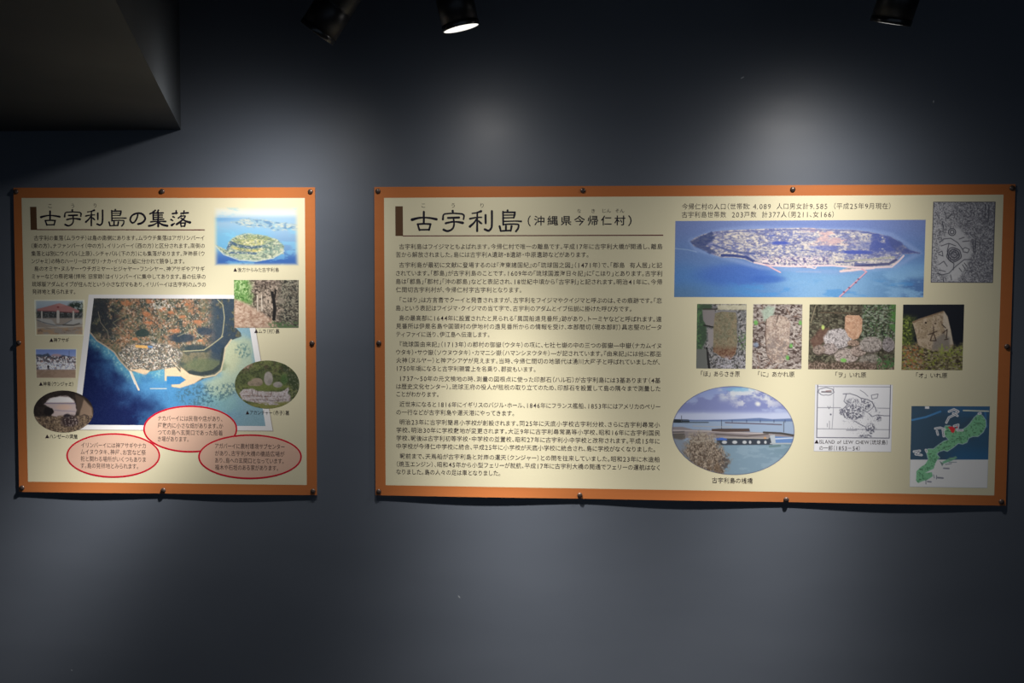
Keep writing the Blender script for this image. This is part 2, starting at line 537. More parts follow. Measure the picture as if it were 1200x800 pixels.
# ------------------------------------------------------------------ the boards
brown_m = mat('satin_orange_brown_print', (184, 110, 61), 0.42, spec=0.25); vary(brown_m, (3, 3, 60), 0.05, 3, 0.03)
edge_m = mat('board_edge_acrylic', (150, 120, 105), 0.3)
cream_m = mat('satin_cream_print', (222, 214, 182), 0.4, spec=0.35); vary(cream_m, (4, 4, 4), 0.012, 2, 0.02)
bolt_m = vary(mat('dark_bronze_bolt_metal', (96, 80, 72), 0.36, metal=0.6), (60, 60, 60), 0.1)
ink_m = mat('brown_black_text_ink', (52, 40, 44), 0.5, spec=0.3)
title_m = mat('black_title_ink', (24, 20, 34), 0.5, spec=0.3)
bar_m = mat('dark_brown_bar_ink', (92, 66, 44), 0.45, spec=0.3)
rule_m = mat('maroon_rule_ink', (96, 44, 48), 0.45, spec=0.3)
white_m = mat('white_print', (232, 230, 230), 0.42, spec=0.35)
pink_m = mat('pale_pink_print', (220, 182, 160), 0.42, spec=0.35)
red_m = mat('crimson_outline_ink', (198, 22, 48), 0.42, spec=0.35)


def board(root, outer, inner, hooks):
    """panel (front, back and edges, bulging a little off the wall between the lower bolts) and its cream print"""
    tl, tr, br, bl = [plane(x, y, YF) for x, y in outer]
    itl, itr, ibr, ibl = [plane(x, y, YF) for x, y in inner]
    hz = [plane(x, y, YF)[0] for x, y in hooks]
    nx = 160
    us = np.linspace(0, 1, nx + 1)
    vin = [0.0, 0.3, 0.6]
    fr = float((tl[2] - ibl[2]) / (tl[2] - bl[2]))
    rows = [0, .25, .5, .75, fr, fr + (1 - fr) * .33, fr + (1 - fr) * .66, 1.0]
    V = []
    for side in (0, 1):
        for v_ in rows:
            for u in us:
                p = (tl * (1 - u) + tr * u) * (1 - v_) + (bl * (1 - u) + br * u) * v_
                k = max(0.0, (v_ - fr) / (1 - fr))
                bow = 0
                for a, b in zip(hz[:-1], hz[1:]):
                    if a < p[0] < b:
                        bow = 0.0026 * math.sin(math.pi * (p[0] - a) / (b - a)) ** 1.5 * (b - a) / 0.55
                V.append((p[0], p[1] - bow * k ** 1.3 + side * 0.0042, p[2]))
    n1 = nx + 1; nr = len(rows); o2 = n1 * nr
    Fc = []
    for r in range(nr - 1):
        for c in range(nx):
            a = r * n1 + c
            Fc.append((a, a + n1, a + n1 + 1, a + 1))
            Fc.append((o2 + a, o2 + a + 1, o2 + a + n1 + 1, o2 + a + n1))
    nf = len(Fc)
    for c in range(nx):
        a = c; Fc.append((a, a + 1, o2 + a + 1, o2 + a))
        a = (nr - 1) * n1 + c; Fc.append((a + 1, a, o2 + a, o2 + a + 1))
    for r in range(nr - 1):
        a = r * n1; Fc.append((a + n1, a, o2 + a, o2 + a + n1))
        a = r * n1 + nx; Fc.append((a, a + n1, o2 + a + n1, o2 + a))
    o = mesh_obj('panel', V, Fc, brown_m, root)
    o.data.materials.append(edge_m)
    for i, p in enumerate(o.data.polygons):
        if i >= nf: p.material_index = 1
    flat_poly('cream_print', inner, cream_m, root, 1)


def bolt(root, px, py):
    c = plane(px, py, YF); b = bmesh.new()
    M_ = Matrix.Translation(Vector(c)) @ Matrix.Rotation(math.radians(90), 4, 'X')
    R = 0.0078
    lathe(b, [(R * .45, -.005), (R * .45, .0), (R, .0), (R, .0012), (R * .93, .0026), (R * .75, .0038), (R * .45, .0047), (R * .15, .005)], 24, M_)
    bm_obj('bolt', b, bolt_m, root, smooth=True)


def root_at(px, py, name, label, cat):
    r = bpy.data.objects.new(name, None); COL.objects.link(r)
    r['label'] = label; r['category'] = cat
    return r


# the builders work in world space; parents are moved to the board's base at the end
def settle(root, px, py):
    p = Vector(plane(px, py, YF)); root.location = p
    for ch in list(root.children):
        ch.matrix_parent_inverse = Matrix.Translation(-p)


# ------------------------------------------------------------------ what each print shows (ink colours only)
def paint_aerial(k, u, v):
    X, Y = k.X, k.Y
    one = np.ones_like(X)
    # sea: deep blue, shallows by the shore and to the right
    deep = np.array([21, 31, 74.]); mid = np.array([74, 132, 178.]); teal = np.array([136, 168, 180.])
    t = ss(-8, 36, (X - 118) * .62 - (Y - 432) * .42 + (fbm(X, Y, 22, 4, 2) - .5) * 34 - ss(455, 500, Y) * 2)
    k.c = deep * (1 - t[:, None]) + mid * t[:, None]
    k.mix(ss(205, 292, X + (fbm(X, Y, 30, 3, 5) - .5) * 40) * .95, teal)
    shore = [(104, 388), (113.7, 399), (125, 406), (134, 412.6), (140, 422), (152, 435), (175, 437), (192, 433)]
    d = k.seg(shore)
    k.mix(ss(15, 3, d + (fbm(X, Y, 10, 4, 8) - .5) * 16) * ss(425, 395, Y * .5 + X * 1.35) * .0, (90, 150, 170))
    k.mix(ss(17, 2, d + (fbm(X, Y, 8, 4, 8) - .5) * 12) * .75, (88, 150, 172))
    k.speck(ss(10, 4, d), 2.2, .68, (150, 185, 185), 4, a=.7)
    # pale sandy lagoon on the right
    lag = k.poly([(258, 440), (262, 420), (266, 405), (285, 394), (296, 400), (298, 430), (288, 455), (262, 468), (240, 458), (236, 447)], (176, 190, 164), 5, .85, 4, 12, 3)
    k.ell(270, 415, 12, 20, (192, 196, 162), .5, .8, .2)
    k.ell(258, 472, 22, 12, (140, 180, 176), .5, .6, .3)
    # reef mottling under the port
    reef = ss(1.25, .7, np.hypot((X - 236) / 30, (Y - 463) / 13)) + ss(1.2, .7, np.hypot((X - 268) / 14, (Y - 456) / 8)) * .8
    k.speck(np.clip(reef, 0, 1), 1.9, .56, (66, 98, 112), 6, a=.8)
    k.speck(ss(1.3, .8, np.hypot((X - 285) / 9, (Y - 411) / 8)), 1.8, .6, (84, 118, 120), 7, a=.8)
    k.patch(ss(480, 492, Y) * ss(300, 150, X) * ss(140, 165, X), 9, .52, (48, 96, 140), 21, a=.5)
    # land
    land = [(92, 345), (104, 386), (113.7, 399), (125, 406), (134, 412.6), (140.7, 422.5), (146, 429), (152.5, 435), (161, 435), (170, 438.5),
            (175, 435), (192.5, 432), (194, 441), (211, 440), (218, 445), (211, 450.5), (201, 450.8), (201, 453), (210, 454), (227, 449), (239, 443.5), (252, 440.5),
            (259, 435), (261, 424), (263, 407), (270, 398.5), (283, 394), (282, 390), (276, 384), (278, 345)]
    L = k.poly(land, (98, 98, 80), .7)
    k.patch(L, 16, .52, (62, 72, 70), 12, a=.85)
    k.patch(L, 7, .54, (122, 114, 92), 14, a=.6); k.speck(L, 1.5, .6, (132, 124, 104), 15, a=.5)
    zone = L * ss(.0, 1, np.clip((X - 100) / 40, 0, 1)) * ss(262, 245, X) * ss(418, 398, Y)
    k.patch(zone, 6, .57, (172, 122, 94), 16, 1.0, .62, .07)
    k.speck(zone, 2.0, .66, (180, 126, 96), 17, .8, .5)
    k.speck(L * ss(418, 405, Y), 2.0, .68, (46, 56, 58), 18, a=.7)
    k.speck(zone, 1.6, .76, (216, 200, 180), 19, a=.7)
    # dark woods: left head, right shore, hollows
    k.patch(L * ss(1.25, .5, np.hypot((X - 118) / 26, (Y - 372) / 28)), 8, .42, (48, 52, 58), 22, a=.85)
    k.patch(L * ss(.15, .6, (X - 232) / 40), 9, .36, (58, 72, 86), 24, a=.92)
    k.ell(167, 390, 8, 4.6, (54, 68, 66), .15, .95, .12)
    k.ell(213, 396, 15, 5, (50, 62, 74), .3, .9, .2); k.ell(240, 388, 10, 5, (54, 66, 80), .3, .85, .2)
    k.ell(230, 408, 16, 4.5, (50, 64, 70), .3, .85, .25); k.ell(255, 408, 8, 7, (52, 68, 84), .3, .8, .2)
    k.ell(240, 428, 24, 8, (104, 112, 84), .3, .8, .2)
    k.line([(262, 410), (259, 428), (250, 435), (236, 438), (222, 436)], 4.2, (52, 62, 66), .85)
    for (a, b, r) in [(148, 355, 8), (176, 353, 7), (191, 362, 5), (172, 368, 6), (175, 378, 5), (214, 371, 5), (231, 377, 6), (205, 387, 6), (219, 357, 4), (200, 366, 5), (234, 399, 4), (158, 397, 4)]:
        k.ell(a, b, r * .8, r * .4, (196, 124, 86), .5, .7, .55, a)
    k.speck(L * ss(1.2, .7, np.hypot((X - 190) / 16, (Y - 356) / 9)), 1.4, .6, (226, 222, 214), 31, a=.8)
    # village
    vil = L * ss(1.0, -1.0, k.poly_sd([(138, 414), (150, 404), (172, 401), (200, 404), (214, 414), (208, 428), (196, 433), (152, 434)]) / 2)
    k.mix(vil * .6, (120, 116, 106))
    k.speck(vil, 1.25, .56, (224, 216, 206), 33, a=.9, soft=.13); k.speck(vil, 1.2, .6, (62, 66, 70), 34, a=.85, soft=.13); k.speck(vil, 1.5, .74, (170, 132, 108), 36, a=.6)
    k.line([(160, 405.5), (172, 406.5)], 3.2, (214, 168, 104)); k.line([(174, 406), (178, 406.4)], 2.2, (104, 136, 176))
    # sand, port, jetty, roads
    sand = (214, 186, 154)
    k.line([(104.5, 388), (113.7, 399), (125, 406), (134, 412.6), (140.7, 422.5), (152.5, 435)], 1.5, (178, 160, 142), .9)
    k.poly([(152, 433), (165, 432), (176, 434), (171, 439.5), (162, 436.5)], sand, .8)
    k.poly([(193, 432), (206, 430), (213, 438), (211, 441), (195.5, 440.5), (195, 446), (193, 446)], sand, .7)
    k.poly([(212, 430), (222, 438), (238, 442), (228, 449), (211, 454.5), (201, 453), (201, 450.5), (210, 450), (218, 445), (211, 440)], sand, .7)
    k.line([(222, 440), (239, 442), (252, 439.5), (259, 434), (262, 422), (264, 408), (271, 398)], 1.8, (206, 192, 160), .9)
    k.poly([(195.6, 441), (211, 441), (217, 445), (210.5, 450), (195.6, 450)], (56, 122, 176), .6)
    k.line([(153.5, 435.5), (162.5, 456.5)], 2.1, (208, 194, 176)); k.line([(176.2, 455.2), (195, 455.2)], 1.0, (184, 186, 176))
    k.line([(152, 435), (158, 450)], .8, (238, 232, 220), .7)
    k.ell(172, 443, 8, 5, (60, 110, 158), .4, .6, .2)
    k.line([(194, 460), (196, 468)], 4, (70, 120, 164), .6)
    road = (170, 164, 132)
    k.line([(255, 351), (261, 357), (263, 372), (261, 390), (259.5, 395)], 1.0, road, .9); k.line([(261, 394), (248, 404), (239, 410), (215, 411.5)], 1.1, road, .9)
    k.line([(208, 394), (226, 386), (238, 396)], .8, road, .6); k.line([(147, 350), (146, 370), (132, 378), (148, 392)], .7, road, .55)
    k.line([(115, 365), (118, 378), (126, 388), (128, 398)], .7, (150, 140, 120), .7); k.line([(180, 350), (190, 375), (186, 400)], .7, road, .5)
    k.line([(200, 420), (206, 428), (213, 434)], .8, (196, 184, 160), .8)
    k.grain(7, .8)


def vignette(k, u, v, w):
    e = ss(1.0, 1.0 - w, np.maximum(np.abs(u), np.abs(v) * (1 - 0) ** 1))
    k.mix(1 - e, (222, 214, 182))


def paint_island(k, u, v):
    X, Y = k.X, k.Y
    t = ss(254, 312, Y)[:, None]
    k.c = np.array([158, 190, 214.]) * (1 - t) + np.array([90, 132, 182.]) * t
    k.mix(ss(330, 300, X) * ss(258, 280, Y) * ss(300, 288, Y) * .6, (112, 186, 222))
    k.mix(ss(292, 306, Y) * .75, (54, 92, 164))
    k.mix(ss(257, 249, Y), (214, 220, 214)); k.mix(ss(250, 243, Y) * .8, (226, 220, 196))
    k.mix(ss(254, 256, Y) * ss(262, 257, Y) * ss(310, 250, X) * .6, (92, 150, 206))
    L = k.poly([(271, 260), (285, 256), (310, 257), (340, 262), (352, 264), (352, 269), (322, 270), (312, 266), (290, 266)], (150, 180, 194), 1.5, .8, 1.5)
    k.speck(L, 1.4, .55, (206, 206, 190), 3, .45); k.speck(L, 1.6, .66, (90, 130, 170), 5, .4)
    k.patch(np.ones_like(X), 7, .62, (130, 196, 226), 8, .4, .5)
    I = k.poly([(252, 287), (258, 294), (266, 299), (280, 304), (300, 306), (318, 303), (332, 297), (333, 289), (326, 281), (310, 276), (290, 273.5), (277, 276), (268, 283), (266, 293)],
               (160, 174, 150), 1.2, 1, 1.2, 3)
    k.ell(297, 285, 27, 10, (138, 150, 110), .12, .9, .1)
    k.line([(267, 291), (271, 284), (280, 288), (294, 290), (312, 288)], 3.2, (62, 88, 122), .85)
    k.line([(269, 296), (285, 296), (300, 297)], 2.6, (66, 92, 128), .75)
    k.ell(298, 284, 20, 3.2, (196, 190, 130), .4, .75, .2); k.line([(272, 290), (284, 293), (300, 294), (312, 291)], 2.2, (206, 190, 122), .8)
    k.ell(318, 290, 12, 8, (120, 146, 136), .3, .7, .3)
    k.speck(I, 1.3, .6, (226, 220, 190), 13, .7, .7); k.speck(I, 1.5, .66, (84, 104, 104), 14, .6, .7)
    k.line([(253, 288), (262, 298), (280, 304.5), (300, 306), (320, 302.5), (333, 294)], 1.3, (200, 210, 200), .7)
    vignette(k, u, v, .14)


def paint_pavilion(k, u, v):
    X, Y = k.X, k.Y
    k.c[:] = (134, 148, 160)
    k.mix(ss(364, 350, Y) * .5, (168, 178, 184))
    k.ell(90, 362, 12, 8.5, (44, 54, 48), .25, 1, .25)
    k.speck(ss(1.2, .8, np.hypot((X - 90) / 13, (Y - 358) / 5)), 1.5, .62, (140, 150, 150), 4)
    k.poly([(41, 362), (50, 361), (60, 372), (42, 373)], (104, 108, 114), 1)
    k.poly([(41, 365), (99, 365), (99, 374), (41, 374)], (52, 54, 54), .7)
    k.speck((Y > 365) * (Y < 374) * 1.0, 1.3, .66, (120, 124, 124), 6, a=.7)
    k.poly([(42, 372.5), (99, 372.5), (99, 394), (42, 394)], (132, 124, 116), .8)
    k.poly([(43.5, 362), (55, 359), (66, 356), (70, 355.5), (82, 359), (93, 364), (92, 366), (80, 365.5), (62, 364.5), (44, 364)], (146, 104, 102), .5)
    k.poly([(63, 357), (70, 355.2), (78, 358), (72, 359)], (158, 116, 112), .6); k.ell(68, 359.8, 1.3, .9, (110, 50, 52), .3)
    k.line([(44, 364.2), (62, 364.6), (80, 366), (92, 366)], .8, (92, 52, 54), .9)
    for x, w in ((49, 1.6), (68, 3.2), (86, 1.8)): k.line([(x, 365), (x, 377)], w, (164, 160, 154))
    k.poly([(43, 373), (60, 374), (66, 381), (72, 381), (85, 374), (97, 374), (97, 379), (75, 384), (55, 380)], (150, 150, 148), .9, .9)
    k.line([(42, 374.5), (52, 378), (64, 381), (74, 380.5), (84, 375)], 1.0, (88, 92, 96), .8)
    k.line([(74, 380.5), (86, 381), (93, 379)], 1.8, (76, 74, 70), .8)
    k.line([(44, 384), (70, 383.5), (97, 381.5)], 1.0, (166, 160, 150), .8)
    k.patch(ss(382, 386, Y), 4, .5, (148, 124, 100), 8, .5); k.patch(ss(382, 386, Y), 3, .58, (112, 96, 84), 9, .4)
    vignette(k, u, v, .11)


def paint_festival(k, u, v):
    X, Y = k.X, k.Y
    t = ss(409, 420, Y)[:, None]
    k.c = np.array([112, 132, 186.]) * (1 - t) + np.array([136, 152, 196.]) * t
    k.poly([(41, 415), (50, 415.5), (56, 414), (60, 417), (75, 416), (90, 420), (90, 424), (41, 424)], (62, 70, 84), 1, .9, 1)
    k.poly([(41, 418), (90, 418), (90, 434), (41, 434)], (92, 90, 96), 1)
    k.ell(66, 416.5, 6, 2, (164, 140, 150), .3)
    band = ss(416.5, 418, Y) * ss(434, 432, Y)
    k.speck(band, 1.7, .5, (220, 222, 234), 3, 1.0); k.speck(band * ss(426, 420, Y), 1.5, .56, (44, 42, 52), 5); k.speck(band, 1.1, .72, (160, 128, 118), 6)
    low = ss(424, 426, Y) * ss(433.5, 432.5, Y) * ss(44, 47, X) * ss(87, 85, X)
    k.speck(low, 2.0, .36, (222, 224, 236), 8, 1.0, .9); k.speck(low, 1.2, .7, (130, 136, 160), 9)
    k.ell(56.5, 429.5, 1.2, 1.6, (40, 36, 40), .3)
    for x in (72.5, 75, 77.5): k.line([(x, 421), (x + .5, 426)], .8, (228, 228, 236))
    k.line([(81, 411), (81, 420)], .4, (84, 88, 110))
    k.poly([(41, 433), (90, 433), (90, 444), (41, 444)], (146, 124, 108), .9)
    k.line([(48, 438), (54, 434)], 1, (170, 150, 138)); k.patch(ss(433, 434, Y), 3, .55, (128, 108, 92), 12, .5, .6)
    vignette(k, u, v, .07)


def paint_cave(k, u, v):
    X, Y = k.X, k.Y
    k.c[:] = (42, 36, 34)
    k.patch(np.ones_like(X), 5, .58, (60, 52, 48), 3, a=.6)
    k.poly([(98, 467), (108, 478), (109, 490), (100, 499), (92, 490), (94, 480)], (128, 108, 92), 1.5)
    k.poly([(88, 462), (98, 466), (96, 476), (91, 486), (90, 478)], (74, 62, 54), 1.2)
    k.poly([(51, 473.5), (58, 467), (68, 464), (80, 464), (87, 469), (89, 476), (90, 480), (88.5, 486), (86, 489), (68, 489), (60, 486.5), (63, 483), (61, 479), (56, 476)],
           (176, 160, 158), .9, 1, 1, 3)
    k.poly([(54, 471.5), (60, 466.5), (70, 464.5), (82, 465.5), (87, 471)], (206, 202, 202), .8)
    k.line([(53, 472.3), (88, 472.6)], 1.2, (122, 112, 128), .9)
    k.line([(64, 480.5), (88, 482)], .9, (136, 126, 140), .8); k.ell(75, 477, 9, 3, (196, 164, 146), .5, .7)
    k.ell(57, 482, 6, 4.5, (34, 30, 30), .2, 1, .1)
    low = ss(486, 489, Y + (X - 70) * .02 + (fbm(X, Y, 5, 3, 6) - .5) * 3)
    k.mix(low, (104, 88, 72))
    k.speck(low, 1.6, .6, (158, 138, 116), 7, a=.7); k.speck(low, 1.5, .62, (56, 46, 42), 8, a=.8)
    k.ell(82, 493, 10, 7, (48, 38, 40), .3, .9, .25); k.ell(78.5, 487, 4, 2, (46, 40, 44), .3); k.speck(ss(1.2, .8, np.hypot((X - 82) / 10, (Y - 494) / 6)), 1.2, .7, (150, 136, 130), 11)
    k.line([(93, 488), (99, 485.5), (104, 488), (103, 494)], 1.2, (66, 54, 50), .8)
    k.mix(ss(.93, 1.0, np.hypot((X - 74.5) / 35, (Y - 482) / 24.6)) * ss(84, 60, X) * .0, (30, 26, 26))


def paint_path(k, u, v):
    X, Y = k.X, k.Y; one = np.ones_like(X)
    k.c[:] = (128, 116, 104)
    k.speck(one, 1.8, .55, (186, 170, 154), 2); k.speck(one, 1.7, .6, (66, 58, 52), 3)
    g = ss(298, 286, X - (Y - 328) * .1 + (fbm(X, Y, 6, 3, 4) - .5) * 8) * ss(362, 352, Y)
    k.mix(g, (108, 150, 84)); k.speck(g, 1.8, .55, (182, 208, 150), 5); k.speck(g, 1.5, .68, (64, 104, 50), 6)
    p = k.poly([(274, 350), (285, 354), (300, 362), (318, 374), (325, 384), (274, 384)], (188, 160, 140), 2.5)
    k.speck(p, 1.6, .58, (214, 192, 172), 7, .6, .8); k.speck(p, 1.5, .66, (146, 112, 94), 8, .6, .8)
    k.speck(ss(300, 305, X) * ss(326, 318, X) * ss(340, 346, Y) * ss(366, 360, Y), 2.0, .5, (204, 186, 168), 9, a=.8)
    r = ss(322, 332, X + (fbm(X, Y, 8, 3, 10) - .5) * 14)
    k.mix(r * .6, (84, 82, 72)); k.speck(r, 1.5, .58, (48, 48, 46), 11); k.speck(r, 1.4, .62, (170, 166, 146), 12, a=.8)
    k.ell(329, 352, 5, 4, (150, 140, 126), .4, .7, .2)
    k.line([(319, 343), (321, 352), (322, 362), (321, 374)], 3.6, (40, 38, 38)); k.line([(321, 350), (322.5, 346), (323, 340)], 2, (44, 40, 38))
    for x in (301.5, 306.5): k.line([(x, 346), (x + .5, 364)], .9, (222, 210, 194))
    k.speck(ss(374, 380, Y) * ss(310, 320, X), 2.0, .5, (88, 112, 76), 14)
    k.speck(ss(338, 328, Y) * ss(296, 304, X) * ss(330, 322, X), 1.7, .52, (98, 82, 78), 15, a=.8)
    k.mix(ss(349.0, 349.9, X) * .7, (40, 40, 38))


def paint_tomb(k, u, v):
    X, Y = k.X, k.Y; one = np.ones_like(X)
    k.c[:] = (84, 92, 60)
    k.patch(one, 7, .5, (104, 110, 70), 2, .7); k.speck(one, 1.8, .64, (52, 58, 40), 3, a=.8)
    k.patch(ss(440, 430, Y), 5, .5, (78, 66, 56), 5, a=.6); k.speck(ss(438, 430, Y) * ss(300, 290, X), 1.6, .6, (150, 126, 110), 6, .7)
    k.patch(ss(326, 334, X), 5, .44, (56, 66, 46), 7, a=.8); k.speck(ss(330, 336, X), 1.4, .7, (150, 146, 130), 8, a=.6)
    k.ell(314, 453, 24, 5, (108, 116, 64), .4, .8)
    for cx, cy_, rx, ry, c in [(301, 447.5, 7, 4.8, (142, 128, 112)), (294, 449, 4, 3, (134, 122, 104)), (314.5, 443.5, 5.2, 8.2, (150, 144, 138)), (325.5, 450.5, 5.5, 3.4, (148, 142, 136))]:
        k.ell(cx, cy_, rx, ry, c, .13, 1, .06); k.ell(cx + rx * .4, cy_ + ry * .45, rx * .5, ry * .4, tuple(q * .8 for q in c), .5, .6)
    w = k.poly([(280, 461), (286, 456), (296, 455), (302, 458), (320, 459), (331, 458.5), (338, 453.5), (339, 456), (337, 461), (341, 464), (340, 470), (330, 476), (314, 475), (296, 471), (284, 468)],
               (168, 160, 160), .8, 1, .8, 3)
    for pts in ([(285, 463.5), (302, 464), (318, 464.5), (334, 464)], [(290, 468.6), (305, 468), (320, 469.5), (336, 468)], [(302, 458), (302, 465)], [(318, 459), (318, 464)], [(311, 464), (311, 470)], [(298, 468), (299, 472)], [(326, 464), (326, 470)], [(295, 456), (296, 463)]):
        k.line(pts, .9, (104, 92, 90), .85)
    k.speck(w, 1.3, .66, (196, 188, 192), 11, a=.8); k.speck(w, 1.3, .72, (120, 92, 80), 12, a=.7)
    k.patch(ss(470, 474, Y + (X - 310) * .05), 4, .42, (122, 122, 72), 14, .5)
    k.ell(333, 444, 4, 6, (70, 100, 56), .5, .7, .3)
    k.grain(8, .9)


def paint_panorama(k, u, v):
    X, Y = k.X, k.Y; one = np.ones_like(X)
    t = ss(258, 300, Y)[:, None]
    k.c = np.array([118, 136, 190.]) * (1 - t) + np.array([106, 136, 190.]) * t
    bl = ss(296, 330, Y + (fbm(X, Y, 30, 3, 2, .4) - .5) * 20)
    k.mix(bl, (90, 136, 198))
    k.mix(bl * ss(860, 960, X + (fbm(X, Y, 40, 3, 3, .5) - .5) * 60), (134, 178, 220))
    k.mix(ss(325, 345, Y) * ss(850, 800, X) * .8, (96, 132, 170))
    k.mix(ss(1.2, .5, np.hypot((X - 862) / 52, (Y - 322) / 15)) * .7, (72, 110, 196)); k.mix(ss(1.2, .5, np.hypot((X - 900) / 24, (Y - 327) / 5)) * .6, (64, 104, 188))
    k.patch(ss(310, 322, Y) * ss(1000, 1040, X), 14, .5, (104, 148, 196), 7, .3, .7); k.patch(ss(322, 330, Y) * ss(1050, 1068, X), 8, .45, (78, 112, 168), 8, .35, .8)
    k.patch(ss(325, 333, Y) * ss(840, 880, X), 9, .58, (84, 150, 214), 9, .25, .6)
    k.line([(791, 291), (806, 292.5), (816, 295)], 1.2, (150, 176, 214), .7)
    k.mix(ss(5, 0, np.abs(k.poly_sd([(809, 282), (835, 272), (850, 269), (880, 267), (1015, 270), (1045, 275), (1078, 296), (1050, 312), (985, 319), (890, 313), (815, 292)]))) * .45, (156, 176, 222))
    isl = [(809.3, 282.8), (814, 279), (824, 274.5), (835, 271.8), (846, 270.2), (880, 268.6), (920, 267.2), (945, 266.8), (970, 268.4), (1000, 269.2), (1018, 271.6), (1030, 274), (1044, 277.5),
           (1055, 284), (1064, 292), (1078, 296.3), (1066, 297.2), (1058, 297.5), (1053, 302), (1050, 309), (1040, 312.5), (1020, 313.5), (1000, 318), (986, 318.3), (983, 317.2), (994, 313.5), (975, 310.5), (955, 311), (950, 314), (925, 312.4), (905, 311),
           (892, 309.5), (880, 307), (872, 303.5), (858, 301.5), (845, 301.5), (833, 297), (822, 291), (813, 288)]
    L = k.poly(isl, (206, 200, 200), .6)
    k.patch(L, 8, .53, (170, 172, 192), 11, .35, .7, .06); k.speck(L, 1.3, .58, (156, 154, 170), 16, .6, .8)
    k.speck(L * ss(306, 300, Y), 1.7, .62, (98, 108, 166), 12, .4, .8); k.patch(L * ss(306, 300, Y), 7, .58, (110, 120, 176), 17, .3, .6, .05); k.speck(L, 1.5, .66, (110, 112, 150), 13, .7, .8)
    k.speck(L, 1.6, .68, (238, 226, 206), 14, .6, .8); k.patch(L * ss(930, 960, X) * ss(1010, 980, X) * ss(290, 284, Y), 8, .54, (226, 186, 178), 15, .4, .7)
    # darker wooded slopes
    k.poly([(809, 283), (820, 277), (834, 272), (838, 278), (828, 288), (840, 296), (832, 297), (814, 288)], (62, 76, 126), 1.4, .8, 1.5, 4)
    k.line([(838, 276), (850, 272), (880, 270.5), (930, 269), (1000, 270), (1030, 274.5)], 1.2, (104, 112, 162), .8)
    k.line([(846, 299), (862, 299.5), (875, 301.5), (884, 306.5)], 3.0, (58, 72, 134), .9); k.line([(836, 287), (850, 292), (868, 296), (884, 297)], 2.0, (84, 96, 150), .8)
    k.ell(914, 284.5, 10, 2.2, (72, 90, 180), .4, .9, .25); k.ell(905, 276, 5, 1, (96, 110, 180), .4, .8)
    k.ell(1005, 295.5, 18, 2.4, (76, 92, 176), .3, .9, .2); k.ell(1020, 288, 22, 5, (104, 116, 176), .5, .6, .5, 3); k.ell(965, 290, 16, 2.6, (96, 110, 184), .4, .6, .4)
    k.patch(L * ss(1000, 1030, X) * ss(302, 292, Y), 6, .48, (82, 96, 164), 18, .6, .9); k.poly([(1040, 276), (1056, 284), (1066, 294), (1078, 296.5), (1052, 296), (1044, 288)], (80, 92, 146), 1.5, .75, 1.5)
    k.speck(L * ss(298, 303, Y) * ss(885, 895, X) * ss(980, 965, X), 1.5, .55, (238, 220, 220), 20, .7); k.speck(L * ss(298, 303, Y) * ss(885, 895, X) * ss(980, 965, X), 1.5, .64, (96, 92, 140), 21, .7)
    k.line([(980, 307), (1004, 306), (1002, 309), (1025, 310)], 2.2, (90, 98, 150), .7); k.line([(1002, 312), (1020, 310.5), (1042, 309), (1050, 304.5)], 2.8, (76, 80, 124), .85); k.line([(990, 306), (1020, 304), (1048, 301)], 2.0, (176, 176, 164), .8)
    sand = (240, 214, 216)
    k.line([(884, 307.5), (900, 311), (925, 312), (950, 311.5), (975, 311), (1000, 313), (1022, 313.5), (1045, 312.5), (1053, 306), (1059, 299.5)], 2.0, sand, .9)
    k.line([(985, 318), (1005, 315.8), (1024, 314)], 2.2, sand, .95); k.line([(945, 312), (955, 314.5), (958, 311)], 1.2, sand)
    k.line([(897.5, 310), (903, 313), (914.5, 319)], 1.5, (226, 182, 192)); k.line([(933, 318.4), (962, 318.6)], .8, (168, 180, 212), .8)
    k.line([(1010, 315), (1015.5, 318.5), (984, 347.6)], 1.7, (226, 176, 190)); k.line([(1016, 319), (985, 348)], .6, (124, 110, 160), .8)
    for x, y in ((1006, 327), (1003, 331), (995, 337), (989, 342)): k.ell(x, y, 1.4, .8, (140, 90, 120), .3)
    k.grain(5, .8)


